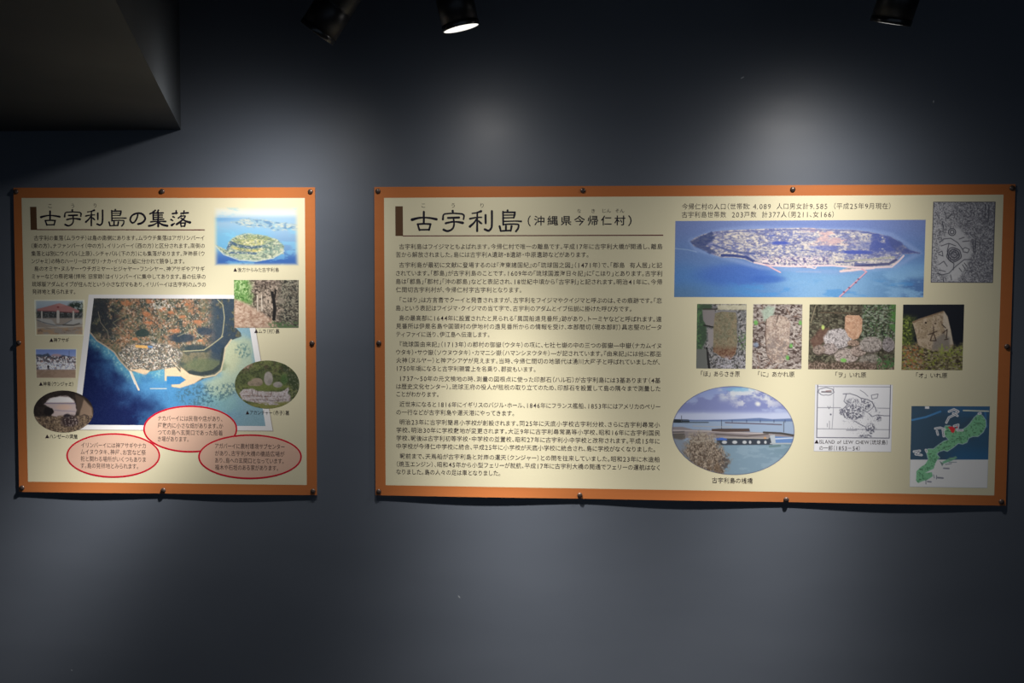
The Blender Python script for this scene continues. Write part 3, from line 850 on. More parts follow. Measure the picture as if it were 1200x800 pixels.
def paint_antique(k, u, v):
    X, Y = k.X, k.Y; one = np.ones_like(X)
    k.c[:] = (126, 126, 130)
    hatch = ss(.1, .5, (X - 1105) / 40 - (Y - 236) / 200) * .9
    k.speck(one, 1.05, .5, (58, 58, 64), 3, a=.8); k.speck(one, 1.2, .62, (150, 150, 152), 4, a=.7)
    k.speck(hatch, 1.1, .48, (62, 62, 70), 5, a=.6)
    pale = k.poly([(1113, 268), (1124, 266), (1136, 280), (1140, 296), (1136, 306), (1130, 312), (1116, 324), (1104, 322), (1098, 310), (1102, 285)], (140, 140, 143), 3, .9)
    pale = k.poly([(1116, 318), (1130, 304), (1134, 310), (1122, 328), (1108, 330)], (146, 146, 148), 2, .9)
    dk = (44, 44, 52)
    for r in (4.2, 2.2): k.line([(1115.7 + r * math.cos(a), 271.8 + r * math.sin(a)) for a in np.linspace(0, 2 * math.pi, 18)], .9, dk)
    k.ell(1118, 298.5, 7.5, 7.5, (66, 66, 74), .15, .8, .15); k.speck(ss(1.1, .8, np.hypot((X - 1118) / 7.5, (Y - 298.5) / 7.5)), .9, .6, (140, 140, 144), 8)
    for r in (3.5, 6, 8.4): k.line([(1118 + r * math.cos(a) * (1 + .06 * math.sin(5 * a)), 298.5 + r * math.sin(a) * (1 + .08 * math.cos(3 * a))) for a in np.linspace(0, 2 * math.pi, 30)], .8, dk)
    for pts in ([(1101, 284), (1106, 280), (1114, 279), (1122, 284), (1128, 292), (1133, 296)], [(1103, 288), (1112, 285), (1120, 288)], [(1112, 286), (1110, 294), (1112, 304), (1118, 309)],
                [(1098, 320), (1104, 322), (1112, 320), (1120, 312), (1130, 304), (1138, 304)], [(1118, 309), (1117, 316)], [(1100, 310), (1106, 306), (1110, 312)], [(1100, 316), (1108, 318)],
                [(1124, 280), (1130, 278)], [(1128, 283), (1136, 282)], [(1124, 314), (1127, 318)], [(1128, 310), (1131, 315)], [(1130, 308), (1133, 312)], [(1114, 322), (1115, 328)], [(1105, 325), (1106, 331)],
                [(1140, 280), (1141, 296)], [(1143, 280), (1143, 296)], [(1155, 240), (1154, 256)], [(1159, 240), (1158, 258)], [(1107, 248), (1110, 256), (1116, 250)], [(1104, 260), (1106, 268)], [(1100, 296), (1104, 294), (1105, 300), (1100, 298)]):
        k.line(pts, .8, dk, .9)
    k.ell(1132, 293, 4, 3, (150, 150, 152), .3, .8); k.line([(1128, 292), (1131, 290), (1136, 292), (1134, 296), (1129, 295), (1128, 292)], .7, dk)
    k.mix(np.clip(ss(.965, .985, np.abs(u)) + ss(.975, .99, np.abs(v)), 0, 1) * .8, (52, 52, 60))


def paint_stone_a(k, u, v):
    X, Y = k.X, k.Y; one = np.ones_like(X)
    k.c[:] = (116, 116, 118)
    k.speck(one, 1.6, .56, (166, 162, 162), 2); k.speck(one, 1.6, .64, (58, 56, 54), 3)
    k.poly([(816, 356), (834, 356), (834, 366), (828, 372), (828, 398), (822, 410), (816, 410)], (66, 84, 66), 2); k.speck(ss(826, 820, X), 2, .58, (94, 132, 84), 5, a=.8)
    k.poly([(841, 357), (875, 357), (875, 363), (841, 363)], (206, 200, 172), 1.2, .8)
    k.poly([(823, 363), (838, 363), (838, 381), (828, 382), (824, 375)], (134, 128, 128), .8); k.poly([(829, 386), (838, 385), (838, 404), (831, 408)], (148, 142, 142), .8)
    k.line([(824, 362), (840, 362)], 1.2, (62, 56, 52)); k.line([(825, 381), (838, 383.5)], 1.6, (44, 42, 40)); k.line([(828, 408), (831, 431)], 2.6, (40, 38, 38))
    k.poly([(816, 409), (828, 409), (829, 432), (816, 432)], (110, 112, 108), .8)
    s = k.poly([(838, 366), (845, 364), (862, 365), (863, 370), (864, 400), (862, 414), (856, 421), (847, 419), (836, 412), (836, 390)], (128, 120, 98), .7, 1, .6)
    k.patch(s, 6, .54, (150, 132, 106), 7, 1.5, .6); k.patch(s, 5, .54, (112, 114, 94), 8, 1.6, .7); k.speck(s, 1.3, .62, (146, 138, 116), 19, a=.6); k.speck(s, 1.2, .7, (90, 80, 64), 9, a=.7)
    k.mix(s * ss(402, 413, Y + (fbm(X, Y, 5, 3, 21) - .5) * 6) * .75, (138, 104, 84)); k.speck(s * ss(404, 412, Y), 1.3, .6, (96, 64, 52), 10); k.line([(838, 366), (846, 364), (862, 365)], 1.6, (128, 128, 130))
    k.speck(ss(836, 842, X) * ss(415, 420, Y), 1.3, .54, (190, 186, 196), 12, a=.8); k.speck(ss(865, 867, X) * ss(386, 398, Y) * ss(414, 402, Y), 1.6, .55, (92, 122, 76), 13)


def paint_stone_b(k, u, v):
    X, Y = k.X, k.Y; one = np.ones_like(X)
    k.c[:] = (146, 134, 128)
    k.speck(one, 1.5, .55, (196, 188, 182), 2, .6, .8); k.speck(one, 1.5, .6, (72, 58, 54), 3, .6)
    for i in range(60):
        r = np.random.RandomState(i); x, y = 883 + r.rand() * 56, 357 + r.rand() * 74; a = r.rand() * 3; l = 4 + 8 * r.rand()
        k.line([(x, y), (x + l * math.cos(a), y + l * math.sin(a))], .8, ((206, 196, 186), (120, 92, 80))[i % 2], .8)
    k.poly([(892, 364), (900, 358), (908, 360), (906, 372), (896, 377)], (176, 196, 178), 2, .8)
    s = k.poly([(898, 374), (903, 370), (912, 369), (922, 372), (926, 378), (925, 400), (922, 418), (917, 425), (905, 425), (899, 416), (897, 395)], (186, 168, 154), .6, 1, .5)
    k.patch(s, 4, .52, (160, 140, 128), 7); k.speck(s, 1.4, .68, (110, 96, 92), 8, a=.6); k.speck(s, 1.4, .66, (216, 200, 188), 9, a=.7)
    k.patch(s * ss(388, 404, Y), 4, .5, (122, 112, 110), 10, a=.6); k.line([(912, 369), (910, 378)], .8, (82, 70, 66)); k.line([(898, 374), (897, 395), (899, 416), (905, 425)], .8, (104, 84, 74), .8)
    for x, y in ((886, 378), (938, 378), (927, 405), (923, 419)): k.ell(x, y, 2, 2.6, (110, 176, 90), .5, .9, .4)
    k.ell(886, 404, 3, 3, (128, 146, 176), .5, .7)


def paint_stone_c(k, u, v):
    X, Y = k.X, k.Y; one = np.ones_like(X)
    k.c[:] = (84, 78, 66)
    k.speck(one, 1.8, .58, (126, 124, 104), 2, .7); k.speck(one, 1.7, .62, (48, 46, 38), 3, .7)
    g = ss(1005, 1015, X + (fbm(X, Y, 9, 3, 4) - .5) * 16) * ss(404, 394, Y)
    k.mix(g * .4, (88, 96, 78)); k.speck(g, 1.6, .58, (158, 168, 150), 5, .7); k.speck(g, 1.4, .62, (46, 50, 42), 22, .8); k.speck(g, 1.5, .74, (90, 128, 80), 6, a=.8)
    k.patch(ss(1040, 1046, X) * ss(404, 380, Y), 4, .45, (86, 130, 70), 7)
    k.poly([(949, 399), (962, 384), (972, 384), (966, 400), (955, 412)], (116, 84, 74), 2, .7)
    for cx, cy_, rx, ry, c in [(982, 397, 16, 12, (186, 178, 178)), (972, 409, 9, 7, (164, 150, 146)), (960, 410, 7, 6, (146, 130, 120)), (992, 417, 14, 9, (178, 164, 156)), (1006, 411, 9, 7, (170, 152, 142)),
                                (1021, 404, 13, 9.5, (166, 156, 150)), (1020, 423, 13, 8, (148, 140, 130)), (1041, 404, 7, 9, (146, 138, 138)), (1000, 402, 7, 4, (162, 138, 122))]:
        r = k.ell(cx, cy_, rx, ry, c, .1, 1, .12, cx); k.speck(r, 1.4, .62, tuple(min(255, q + 40) for q in c), 9, a=.8); k.speck(r, 1.4, .66, tuple(q * .55 for q in c), 10, a=.8)
        k.line([(cx - rx * .8, cy_ + ry * .7), (cx, cy_ + ry), (cx + rx * .8, cy_ + ry * .7)], 1.0, (58, 48, 42), .7)
    s = k.poly([(990.5, 371), (993, 369), (1007, 369.5), (1010.5, 374), (1010, 388), (1006, 396), (1000, 398), (994, 394), (990, 385)], (204, 162, 134), .6)
    k.patch(s, 4, .52, (184, 142, 116), 12); k.speck(s, 1.3, .7, (226, 194, 166), 13, a=.8)
    low = ss(422, 427, Y + (fbm(X, Y, 6, 3, 15) - .5) * 6)
    k.mix(low * .7, (90, 72, 62)); k.speck(low, 1.3, .6, (166, 146, 132), 16)
    k.speck(ss(1025, 1031, X) * ss(414, 420, Y), 1.7, .54, (78, 118, 70), 17); k.ell(988.5, 422, 3.4, 2.2, (130, 190, 100), .4, 1, .3); k.ell(964.5, 383.5, 2, 2.8, (190, 206, 120), .4, 1, .3)
    k.line([(956, 358), (950, 378)], .8, (150, 140, 116)); k.line([(962, 366), (1000, 367)], 1, (110, 92, 74), .7)


def paint_stone_d(k, u, v):
    X, Y = k.X, k.Y; one = np.ones_like(X)
    k.c[:] = (26, 28, 34)
    g = ss(1076, 1064, X + (fbm(X, Y, 6, 3, 2) - .5) * 10) * ss(366, 376, Y)
    k.mix(g, (70, 78, 42)); k.speck(g, 1.7, .56, (120, 132, 62), 3); k.speck(g, 1.6, .64, (36, 42, 28), 4)
    low = ss(400, 410, Y + (fbm(X, Y, 8, 3, 5) - .5) * 10)
    k.mix(low, (96, 88, 66)); k.speck(low, 1.7, .58, (150, 142, 116), 6, .7); k.speck(low, 1.6, .62, (50, 42, 34), 7, .7); k.speck(low, 2, .66, (118, 122, 58), 8, .8); k.speck(low * ss(1090, 1070, X), 1.6, .62, (140, 92, 60), 9)
    s = k.poly([(1069, 377), (1083, 371.5), (1097, 367.5), (1106, 364.5), (1110, 370), (1114, 386), (1117.5, 404), (1110, 412), (1090, 410), (1076, 404), (1073, 390)], (142, 126, 104), .6, 1, .4)
    k.patch(s, 6, .5, (158, 142, 122), 11); k.speck(s, 1.4, .68, (100, 84, 68), 12, a=.7)
    k.poly([(1106, 364.5), (1110, 370), (1114, 386), (1117, 403), (1112, 404), (1105, 380)], (168, 158, 144), .8, .8); k.line([(1070, 377.5), (1084, 372), (1105, 365)], 1.6, (112, 92, 72), .8)
    k.poly([(1094, 398), (1106, 390), (1113, 396), (1113, 410), (1092, 410)], (110, 104, 98), 2, .8)
    for pts in ([(1088, 392), (1098, 388)], [(1094, 383), (1094, 390), (1097, 399)], [(1093, 391), (1090, 399), (1097, 399)], [(1104, 380), (1108, 384)], [(1105, 390), (1110, 386), (1109, 396)], [(1107, 398), (1111, 397)]): k.line(pts, 1.1, (56, 44, 38), .9)
    k.ell(1085, 378, 1.2, 1.2, (40, 32, 28), .3); k.ell(1096, 379, 1.2, .9, (60, 48, 40), .3); k.line([(1104, 403), (1103, 414)], 1, (130, 138, 70)); k.speck(ss(1098, 1102, X) * ss(404, 408, Y) * ss(420, 412, Y), 1.5, .5, (126, 134, 70), 14)


def paint_pier(k, u, v):
    X, Y = k.X, k.Y; one = np.ones_like(X)
    t = ss(452, 488, Y)[:, None]
    k.c = np.array([140, 156, 206.]) * (1 - t) + np.array([176, 186, 218.]) * t
    k.patch(ss(488, 478, Y), 18, .5, (128, 136, 186), 2, .55, .9, .08); k.patch(ss(474, 462, Y) * ss(838, 850, X), 12, .5, (214, 218, 222), 4, .6, .9, .08)
    k.ell(866, 456, 16, 2.5, (130, 180, 214), .6, .8, .3); k.ell(888, 473, 3, 2.4, (232, 232, 226), .6, .9, .3); k.patch(ss(482, 472, Y) * ss(850, 870, X) * ss(930, 900, X), 9, .54, (226, 226, 226), 6, .8, .7)
    k.mix(ss(482, 486, Y) * ss(493, 490, Y) * .7, (196, 204, 228))
    k.poly([(786, 491), (815, 492), (850, 491.5), (872, 490.5), (890, 489.5), (905, 491), (932, 490), (932, 494), (786, 494)], (104, 124, 166), .6)
    k.mix(ss(493, 494, Y), (150, 168, 194))
    k.line([(787, 493), (806, 493.5)], 4, (50, 56, 60)); k.line([(800, 494.8), (830, 494.8)], 1.2, (84, 96, 108)); k.line([(850, 495), (885, 496.3), (916, 497.4)], 1.1, (96, 84, 96)); k.line([(800, 492.6), (930, 493.2)], .7, (96, 116, 150), .8)
    for x in (858, 875, 891, 907, 920): k.line([(x, 492), (x, 494.6)], .7, (70, 80, 108))
    k.line([(798.6, 487), (798.6, 494)], .6, (90, 96, 110)); k.line([(845.5, 492), (845.5, 503)], .7, (70, 78, 92)); k.line([(918.5, 494), (918.5, 506)], .8, (84, 90, 104))
    k.poly([(786, 500), (800, 500), (812, 503), (835, 504), (878, 506), (932, 509), (932, 513), (786, 513)], (142, 134, 136), .8); k.line([(786, 504), (830, 505), (880, 507.5), (905, 508)], 1.2, (196, 186, 184), .8)
    k.poly([(834, 502.5), (842, 502), (878, 502), (879, 505.5), (850, 506), (834, 505)], (86, 72, 68), .5); k.line([(838, 508.5), (875, 510.8), (900, 508.5)], 1.6, (92, 84, 82), .8)
    k.line([(895, 506.5), (915, 507.5), (930, 510)], 2.2, (74, 70, 68)); k.line([(812, 499), (845, 500), (858, 500)], 1.0, (170, 168, 168), .7)
    w = ss(515, 519, Y); k.mix(w, (124, 148, 166)); k.mix(w * ss(880, 930, X) * ss(540, 520, Y) * .5, (104, 132, 142)); k.patch(w, 5, .55, (142, 164, 180), 8, .4, .6)
    k.poly([(840, 513), (905, 513), (905, 521), (840, 521.5)], (60, 66, 76), .6); k.line([(845, 512.6), (900, 513.4)], 1.4, (168, 160, 152))
    for x, ww in ((849, 6), (861, 6), (872.5, 5), (879, 3), (889, 4), (897, 3)): k.ell(x, 518, ww / 2, 1.9, (186, 190, 194), .25)
    k.poly([(839, 513.5), (846, 512.5), (852, 514), (852, 515.6), (840, 515.6)], (72, 108, 190), .5)
    k.poly([(905, 511), (930, 512), (930, 519), (906, 519)], (104, 136, 186), .6); k.poly([(902, 510), (908, 509), (909, 519), (904, 519)], (176, 184, 192), .5); k.line([(909, 514), (929, 513)], 1.3, (196, 206, 222)); k.line([(903, 519.6), (930, 519.4)], 1.4, (170, 176, 180)); k.ell(896.5, 513, 1.6, 1.2, (196, 150, 104), .3)
    k.line([(902, 523), (914, 522)], 2.4, (84, 110, 108), .6)
    k.poly([(785, 506), (802, 505), (803, 514), (786, 515)], (96, 92, 92), 1); k.ell(796, 512, 7, 4, (104, 98, 92), .3, .9); k.line([(788, 507.5), (802, 507)], 1, (150, 140, 136))
    k.poly([(786, 513), (802, 516), (812, 524), (812, 540), (796, 530)], (136, 146, 160), 1.5)
    gr = k.poly([(802, 526), (808, 514), (820, 508), (834, 511), (842, 520), (850, 530), (854, 540), (848, 552), (838, 557), (820, 551), (806, 540)], (124, 110, 96), 5, .92, 6, 4)
    k.speck(gr, 1.6, .56, (186, 170, 152), 10, 1.6); k.speck(gr, 1.5, .62, (78, 64, 54), 11, 1.6); k.patch(gr * ss(535, 545, Y), 5, .5, (98, 76, 58), 12, a=.6)
    k.speck(ss(1.2, .6, np.hypot((X - 820) / 20, (Y - 512) / 8)), 1.5, .56, (170, 160, 146), 13, 1.2); k.speck(ss(1.2, .7, np.hypot((X - 848) / 7, (Y - 541) / 9)), 1.6, .52, (84, 78, 76), 14)
    k.mix(ss(.975, 1.0, np.hypot((X - 859.3) / 71.8, (Y - 504.3 - .012 * (X - 859.3)) / 52)) * .7, (96, 96, 120))


def paint_linemap(k, u, v):
    X, Y = k.X, k.Y; ink = (98, 98, 114)
    k.c[:] = (222, 222, 226)
    k.line([(958.2, 451), (957, 512.5), (1042, 513.2), (1043.6, 451)], .9, ink); k.line([(958, 452.8), (1043.5, 453.2)], .6, (120, 120, 134)); 
    k.line([(957.5, 477.5), (985, 477.5)], .6, (130, 130, 142)); k.line([(1028, 478), (1043, 478.4)], .6, (130, 130, 142)); k.line([(957, 502.2), (1043, 503.4)], .6, (130, 130, 142)); k.line([(977, 453), (976.5, 482), (975, 502)], .6, (150, 150, 160))
    k.line([(968 + 9 * math.cos(a) * (1 + .07 * math.sin(9 * a)), 458.6 + 4.4 * math.sin(a) * (1 + .07 * math.sin(7 * a))) for a in np.linspace(0, 2 * math.pi, 40)], .7, (110, 110, 122)); k.line([(963, 459), (974, 459.2)], 1.4, (110, 104, 110)); k.line([(968, 458), (974, 457.6)], .8, (150, 110, 106))
    k.line([(988, 461.5), (996, 461), (1004, 463.5), (1009, 466.5), (1017, 468), (1022, 471), (1026, 478), (1027, 482)], .8, ink); k.line([(992, 461.5), (989, 470), (993, 474), (987, 480), (990, 489)], .7, ink)
    k.line([(1009, 466.5), (1010, 471), (1014, 468)], .7, ink); k.line([(1018, 484), (1022, 488), (1028, 486), (1036, 487), (1042, 487)], .7, ink); k.line([(1001, 493), (1008, 497), (1014, 500), (1016, 504)], .7, ink)
    k.line([(1008, 457), (1013, 460), (1017, 464)], .6, (120, 120, 134)); k.line([(1021, 463), (1029, 461.5), (1028, 466), (1022, 467.5), (1021, 463)], .6, ink)
    dens = ss(1.15, .75, np.hypot((X - 1000) / 13, (Y - 483) / 9)) + ss(1.15, .7, np.hypot((X - 1014) / 6, (Y - 475) / 6)) + ss(1.1, .7, np.hypot((X - 985.5) / 2.6, (Y - 482) / 4.5))
    dens = np.clip(dens + ss(1.1, .7, np.hypot((X - 1020) / 6, (Y - 502) / 7)) + ss(1.1, .6, np.hypot((X - 1014) / 9, (Y - 511) / 2.4)) * .8 + ss(1.2, .8, np.hypot((X - 999) / 8, (Y - 471) / 5)) * .6 + ss(1.2, .8, np.hypot((X - 1030) / 3, (Y - 490) / 4)), 0, 1) * (Y < 513)
    k.speck(dens, 1.15, .56, ink, 5, a=.95); k.speck(dens, 1.6, .64, (60, 60, 76), 6, a=.8)
    k.speck((Y < 512) * ss(1.2, .9, np.hypot((X - 1010) / 22, (Y - 488) / 20)), 1.0, .84, ink, 8, a=.8)
    k.ell(973.5, 485.5, 1, 1, ink, .3); k.line([(970, 476), (971.5, 479), (973, 476)], .5, (110, 110, 120)); k.line([(972, 493), (972, 502)], .5, (120, 120, 130)); k.line([(969.5, 496), (969.5, 500)], .5, (120, 120, 130)); k.line([(992, 504), (1004, 504)], .9, (130, 130, 142), .8)
    k.line([(1022, 470), (1024, 476), (1020, 480), (1016, 483), (1012, 480)], .6, ink)
    k.mix(np.clip(ss(.982, 1, np.abs(u)) + ss(.982, 1, np.abs(v)), 0, 1) * .35, (120, 120, 134))


def paint_location(k, u, v):
    X, Y = k.X, k.Y; one = np.ones_like(X)
    k.c[:] = (40, 56, 70)
    k.mix(ss(505, 540, Y) * ss(1095, 1130, X), (34, 66, 94)); k.patch(one, 26, .54, (36, 62, 84), 2, .5, .6, .08)
    k.line([(1069, 492), (1085, 488.5), (1102, 482)], 2.2, (54, 100, 144), .7); k.mix(ss(490, 478, Y) * ss(1080, 1120, X) * .5, (36, 70, 104)); k.line([(1154.5, 482), (1156, 500)], 2.5, (44, 84, 124), .6)
    k.mix(ss(538.0, 538.7, Y), (150, 152, 160))
    k.line([(1129, 480.8), (1158.5, 481.6)], 1.4, (140, 142, 128)); k.poly([(1084, 476), (1089, 476), (1089, 478.8), (1084, 478.8)], (150, 150, 156), .4)
    isl = [(1148, 484), (1152, 488), (1155, 492.5), (1155.3, 499), (1152, 506), (1146, 511), (1140, 511), (1135, 513), (1133, 518), (1128, 520), (1123, 519), (1117, 524), (1110, 528.5), (1106, 527), (1100, 529), (1097.5, 532), (1101, 536), (1098, 539),
           (1096, 543), (1094, 549), (1088, 552), (1084, 554), (1092, 553), (1093, 558), (1087, 562), (1080, 564), (1076, 566), (1073.5, 563), (1074, 552), (1079, 547), (1084, 544), (1088, 538), (1086.5, 532), (1085, 528), (1088, 526), (1094, 526), (1099, 522),
           (1106, 517), (1112, 515), (1108, 511), (1105, 505), (1108, 499), (1113, 499), (1120, 503), (1127, 504), (1133, 500), (1137, 496), (1142, 489)]
    k.mix(ss(1.2, .2, np.abs(k.poly_sd(isl))) * ss(540, 536, Y), (120, 136, 140))
    L = k.poly(isl, (84, 126, 96), .5)
    k.speck(L, 1.5, .72, (40, 70, 52), 4, a=.7)
    cl = (168, 168, 176)
    for c in ([(1112, 482), (1118, 479.5), (1123, 482), (1118, 486), (1112, 489), (1109, 495)], [(1117, 484), (1122, 487)], [(1096, 502), (1102, 501), (1107, 503)], [(1098, 505), (1099, 509)], [(1105, 504), (1106, 511)], [(1118, 499), (1123, 497.5), (1122, 502)], [(1122, 504), (1128, 504)],
              [(1071, 529), (1078, 528), (1073, 532), (1080, 533)], [(1086, 529), (1085, 527)], [(1147, 484.5), (1149, 484)]):
        k.line(c, 2.6, cl); k.line(c, .7, (70, 74, 84), .9)
    k.poly([(1111, 500), (1116, 499.5), (1119.5, 502), (1118, 506.5), (1115.5, 507), (1113.5, 503.5)], (178, 34, 38), .5); k.ell(1121.3, 500.5, .9, 1.1, (170, 40, 44), .3)
    k.poly([(1104, 541), (1112, 537), (1120, 534.5), (1122, 536), (1115, 540), (1106, 543)], (84, 124, 100), .5)
    for y in (536, 538.5, 541.5): k.line([(1112, y), (1121, y - .2)], .6, (70, 82, 84))
    k.poly([(1101, 540), (1106, 543), (1104, 546)], (76, 92, 86), .4); k.line([(1108, 544), (1115, 543)], .8, (80, 84, 90)); k.line([(1106, 548.5), (1112, 548.8)], 1.6, (84, 86, 92), .9); k.line([(1097.5, 557), (1097.5, 561)], .7, (60, 62, 68)); k.line([(1099, 559.5), (1105, 560)], 1.8, (80, 82, 88), .9)
    k.line([(1085, 562), (1085, 567)], .7, (60, 62, 68)); k.line([(1087, 564), (1091, 564.4)], 1.6, (80, 82, 88), .9); k.line([(1094, 556), (1095, 560)], .6, (70, 74, 80))
    for x, y in ((1078, 562), (1122, 514), (1146, 496), (1142, 507), (1132, 505), (1110, 505), (1102, 521), (1106, 525), (1090, 532), (1079, 550), (1112, 523)): k.line([(x - 1, y), (x + 1.2, y - .4)], .8, (36, 52, 42), .85)
    k.mix(np.clip(ss(.985, 1, np.abs(u)) + ss(.985, 1, np.abs(v)), 0, 1) * ss(536, 540, Y) * .5, (90, 94, 104))


# ---- left board
LB = root_at(0, 0, 'information_board', 'smaller square information board at left with a tilted aerial photo and red ovals, brown border', 'information board')
board(LB, [(15.7, 219.9), (369.1, 219.4), (371.3, 580.0), (22.5, 576.2)],
      [(25.2, 231.9), (357.2, 231.9), (359.5, 568.1), (32.8, 564.2)], [(25, 571.5), (191.5, 574.5), (366.5, 575.5)])
for px, py in [(18.8, 224.5), (190, 224.3), (363.8, 224.6), (22, 401.5), (365.7, 402), (26, 571.3), (191.5, 574.3), (366.8, 575.3)]:
    bolt(LB, px, py)


def xf(strokes, ox, oy, sc, dx=0, dy=0, k=1.0, kx=1.0, wk=1.0):
    """crop coordinates -> photo frame; optional move/scale about the crop origin"""
    out = []
    for pts, w in strokes:
        out.append(([(ox + (x / sc) * k * kx + dx, oy + (y / sc) * k + dy) for x, y in pts], [q / sc * k * wk for q in w]))
    return out


KO = [([(335, 328), (420, 305), (500, 298), (590, 305), (678, 322)], (32, 16, 28)), ([(500, 218), (500, 380)], (24, 22, 22)),
      ([(412, 392), (500, 386), (595, 390)], (22, 20, 22)), ([(415, 395), (428, 440), (440, 474)], (20, 20, 22)),
      ([(592, 393), (585, 430), (572, 472)], (22, 20, 22)), ([(440, 470), (572, 468)], (18, 20, 18))]
U = [([(906, 205), (912, 238)], (26, 18, 14)), ([(768, 325), (776, 262), (800, 248)], (24, 18, 16)), ([(795, 246), (910, 238), (1040, 247)], (16, 16, 18)),
     ([(1036, 247), (1064, 268), (1058, 322)], (18, 20, 18)), ([(840, 302), (995, 298)], (22, 18, 24)),
     ([(808, 378), (900, 358), (975, 360), (1045, 372)], (24, 16, 30)), ([(915, 300), (925, 370), (918, 430), (885, 470), (830, 488), (778, 468)], (18, 20, 26))]
RI = [([(160, 240), (225, 230), (283, 210)], (16, 16, 28)), ([(232, 235), (230, 488)], (18, 22, 24)), ([(128, 315), (210, 298), (292, 294)], (22, 16, 16)),
      ([(225, 312), (185, 372), (128, 424)], (16, 20, 28)), ([(252, 345), (272, 368), (292, 382)], (16, 24, 18)), ([(348, 262), (350, 378)], (24, 22, 22)),
      ([(437, 208), (437, 395), (425, 452), (390, 482), (338, 464)], (24, 22, 26))]
TO = [([(658, 198), (655, 222)], (24, 16, 14)), ([(594, 215), (597, 400)], (20, 20, 20)), ([(594, 224), (762, 224)], (18, 16, 20)),
      ([(760, 224), (757, 260), (744, 300)], (22, 20, 20)), ([(600, 264), (748, 262)], (14, 14, 14)), ([(600, 303), (744, 299)], (14, 14, 14)),
      ([(600, 352), (720, 348), (790, 348), (850, 352)], (16, 14, 20)), ([(597, 396), (690, 390), (780, 391), (812, 402), (806, 450), (775, 492)], (16, 18, 22)),
      ([(546, 422), (562, 488)], (24, 18, 18)), ([(635, 416), (635, 478)], (22, 22, 22)), ([(714, 420), (702, 486)], (24, 18, 18)), ([(560, 487), (702, 480)], (18, 18, 18))]
NO = [([(378, 244), (368, 300), (335, 358), (300, 372), (272, 332), (290, 278), (338, 246), (400, 236), (456, 260), (482, 310), (462, 352), (425, 378), (384, 388)], (16, 20, 24))]
SHU = [([(622, 198), (590, 225), (548, 246)], (20, 16, 18)), ([(594, 215), (597, 328)], (18, 18, 18)), ([(668, 196), (650, 222)], (20, 12, 12)),
       ([(600, 236), (735, 232)], (15, 13, 16)), ([(600, 265), (725, 262)], (13, 12, 14)), ([(600, 294), (725, 292)], (13, 12, 14)), ([(600, 326), (742, 321)], (15, 13, 16)),
       ([(665, 222), (665, 422)], (16, 18, 22)), ([(560, 358), (660, 350), (770, 353)], (18, 14, 20)), ([(655, 366), (600, 400), (534, 415)], (14, 18, 24)),
       ([(672, 366), (725, 398), (792, 414)], (14, 22, 26))]
RAKU = [([(865, 242), (932, 234)], (18, 16, 18)), ([(918, 202), (915, 246)], (18, 18, 14)), ([(985, 240), (1086, 230)], (18, 16, 18)), ([(1030, 205), (1020, 250)], (18, 18, 12)),
        ([(872, 285), (895, 297)], (18, 20, 14)), ([(845, 328), (870, 340)], (18, 20, 14)), ([(856, 405), (895, 378)], (26, 18, 12)),
        ([(988, 268), (968, 288), (948, 306)], (16, 14, 16)), ([(985, 280), (1046, 276), (1008, 330), (925, 392)], (14, 16, 24)), ([(985, 304), (1045, 345), (1112, 366)], (14, 20, 28)),
        ([(978, 376), (990, 425)], (16, 16, 16)), ([(978, 376), (1048, 373)], (16, 14, 16)), ([(1047, 373), (1036, 420)], (18, 16, 18)), ([(988, 420), (1036, 419)], (15, 15, 15))]
# left heading: the first four signs are the right heading's, narrower
kl = 0.765
st = []
st += xf(KO, 40, 230, 12, dx=8.2 - 335 / 12 * kl, dy=17.0 - 215 / 12 * .76, k=kl)
st += xf(U, 40, 230, 12, dx=35.6 - 765 / 12 * .78, dy=16.0 - 205 / 12 * .78, k=.78)
st += xf(RI, 40, 230, 12, dx=60.3 - 125 / 12 * .76, dy=16.0 - 205 / 12 * .765, k=.765)
st += xf(TO, 40, 230, 12, dx=87.5 - 540 / 12 * .78, dy=15.4 - 195 / 12 * .78, k=.78)
st += xf(NO, 130, 230, 12); st += xf(SHU, 130, 230, 12); st += xf(RAKU, 130, 230, 12)
brush('heading', st, title_m, LB, 4)
for q in [('こ', 56.7, 60.8, 241.2, 6.2), ('う', 83.7, 87, 241.2, 6.2), ('り', 110, 113, 241.0, 6.2)]: set_lines('heading_reading', [q], ink_m, LB, 4, 0.0)
flat_poly('heading_bar', [(35.2, 242.2), (42.6, 242.2), (43.4, 269.4), (36.0, 269.4)], bar_m, LB, 3)
flat_poly('heading_rule', [(43.3, 268.4), (240, 268.7), (240, 269.9), (43.4, 269.5)], rule_m, LB, 3)
left_text = [
    ('古宇利の集落（ムラウチ）は島の南側にあります。ムラウチ集落はアガリンバーイ', 40.0, 239.6, 278.9),
    ('（東の方）、ナファンバーイ（中の方）、イリンバーイ（西の方）と区分されます。南側の', 37, 240, 288),
    ('集落とは別にウイバル（上原）、シチャバル（下の方）にも集落があります。海神祭（ウ', 36.8, 239.8, 297.1),
    ('ンジャミ）の時のハーリーはアガリ・ナカ・イリの三組に分かれて競争します。', 37, 216, 306)]
left_text2 = [
    ('島のオミヤ・ヌルヤー・ウチガミヤー・ヒジャヤー・フンシヤー、神アサギやアサギ', 40.6, 240, 314.8),
    ('ミャーなどの祭祀場（拝所：旧家跡）はイリンバーイに集中してあります。島の伝承の', 37.5, 241, 323.8),
    ('琉球版アダムとイブが住んだという小さなガマもあり、イリバーイは古宇利のムラの', 37.6, 241.2, 332.9),
    ('発祥地と見られます。', 38, 88.3, 341.7)]
for blk in (left_text, left_text2):
    set_lines('paragraph', [(t, a, b, y, 6.4) for t, a, b, y in blk], ink_m, LB, 4)

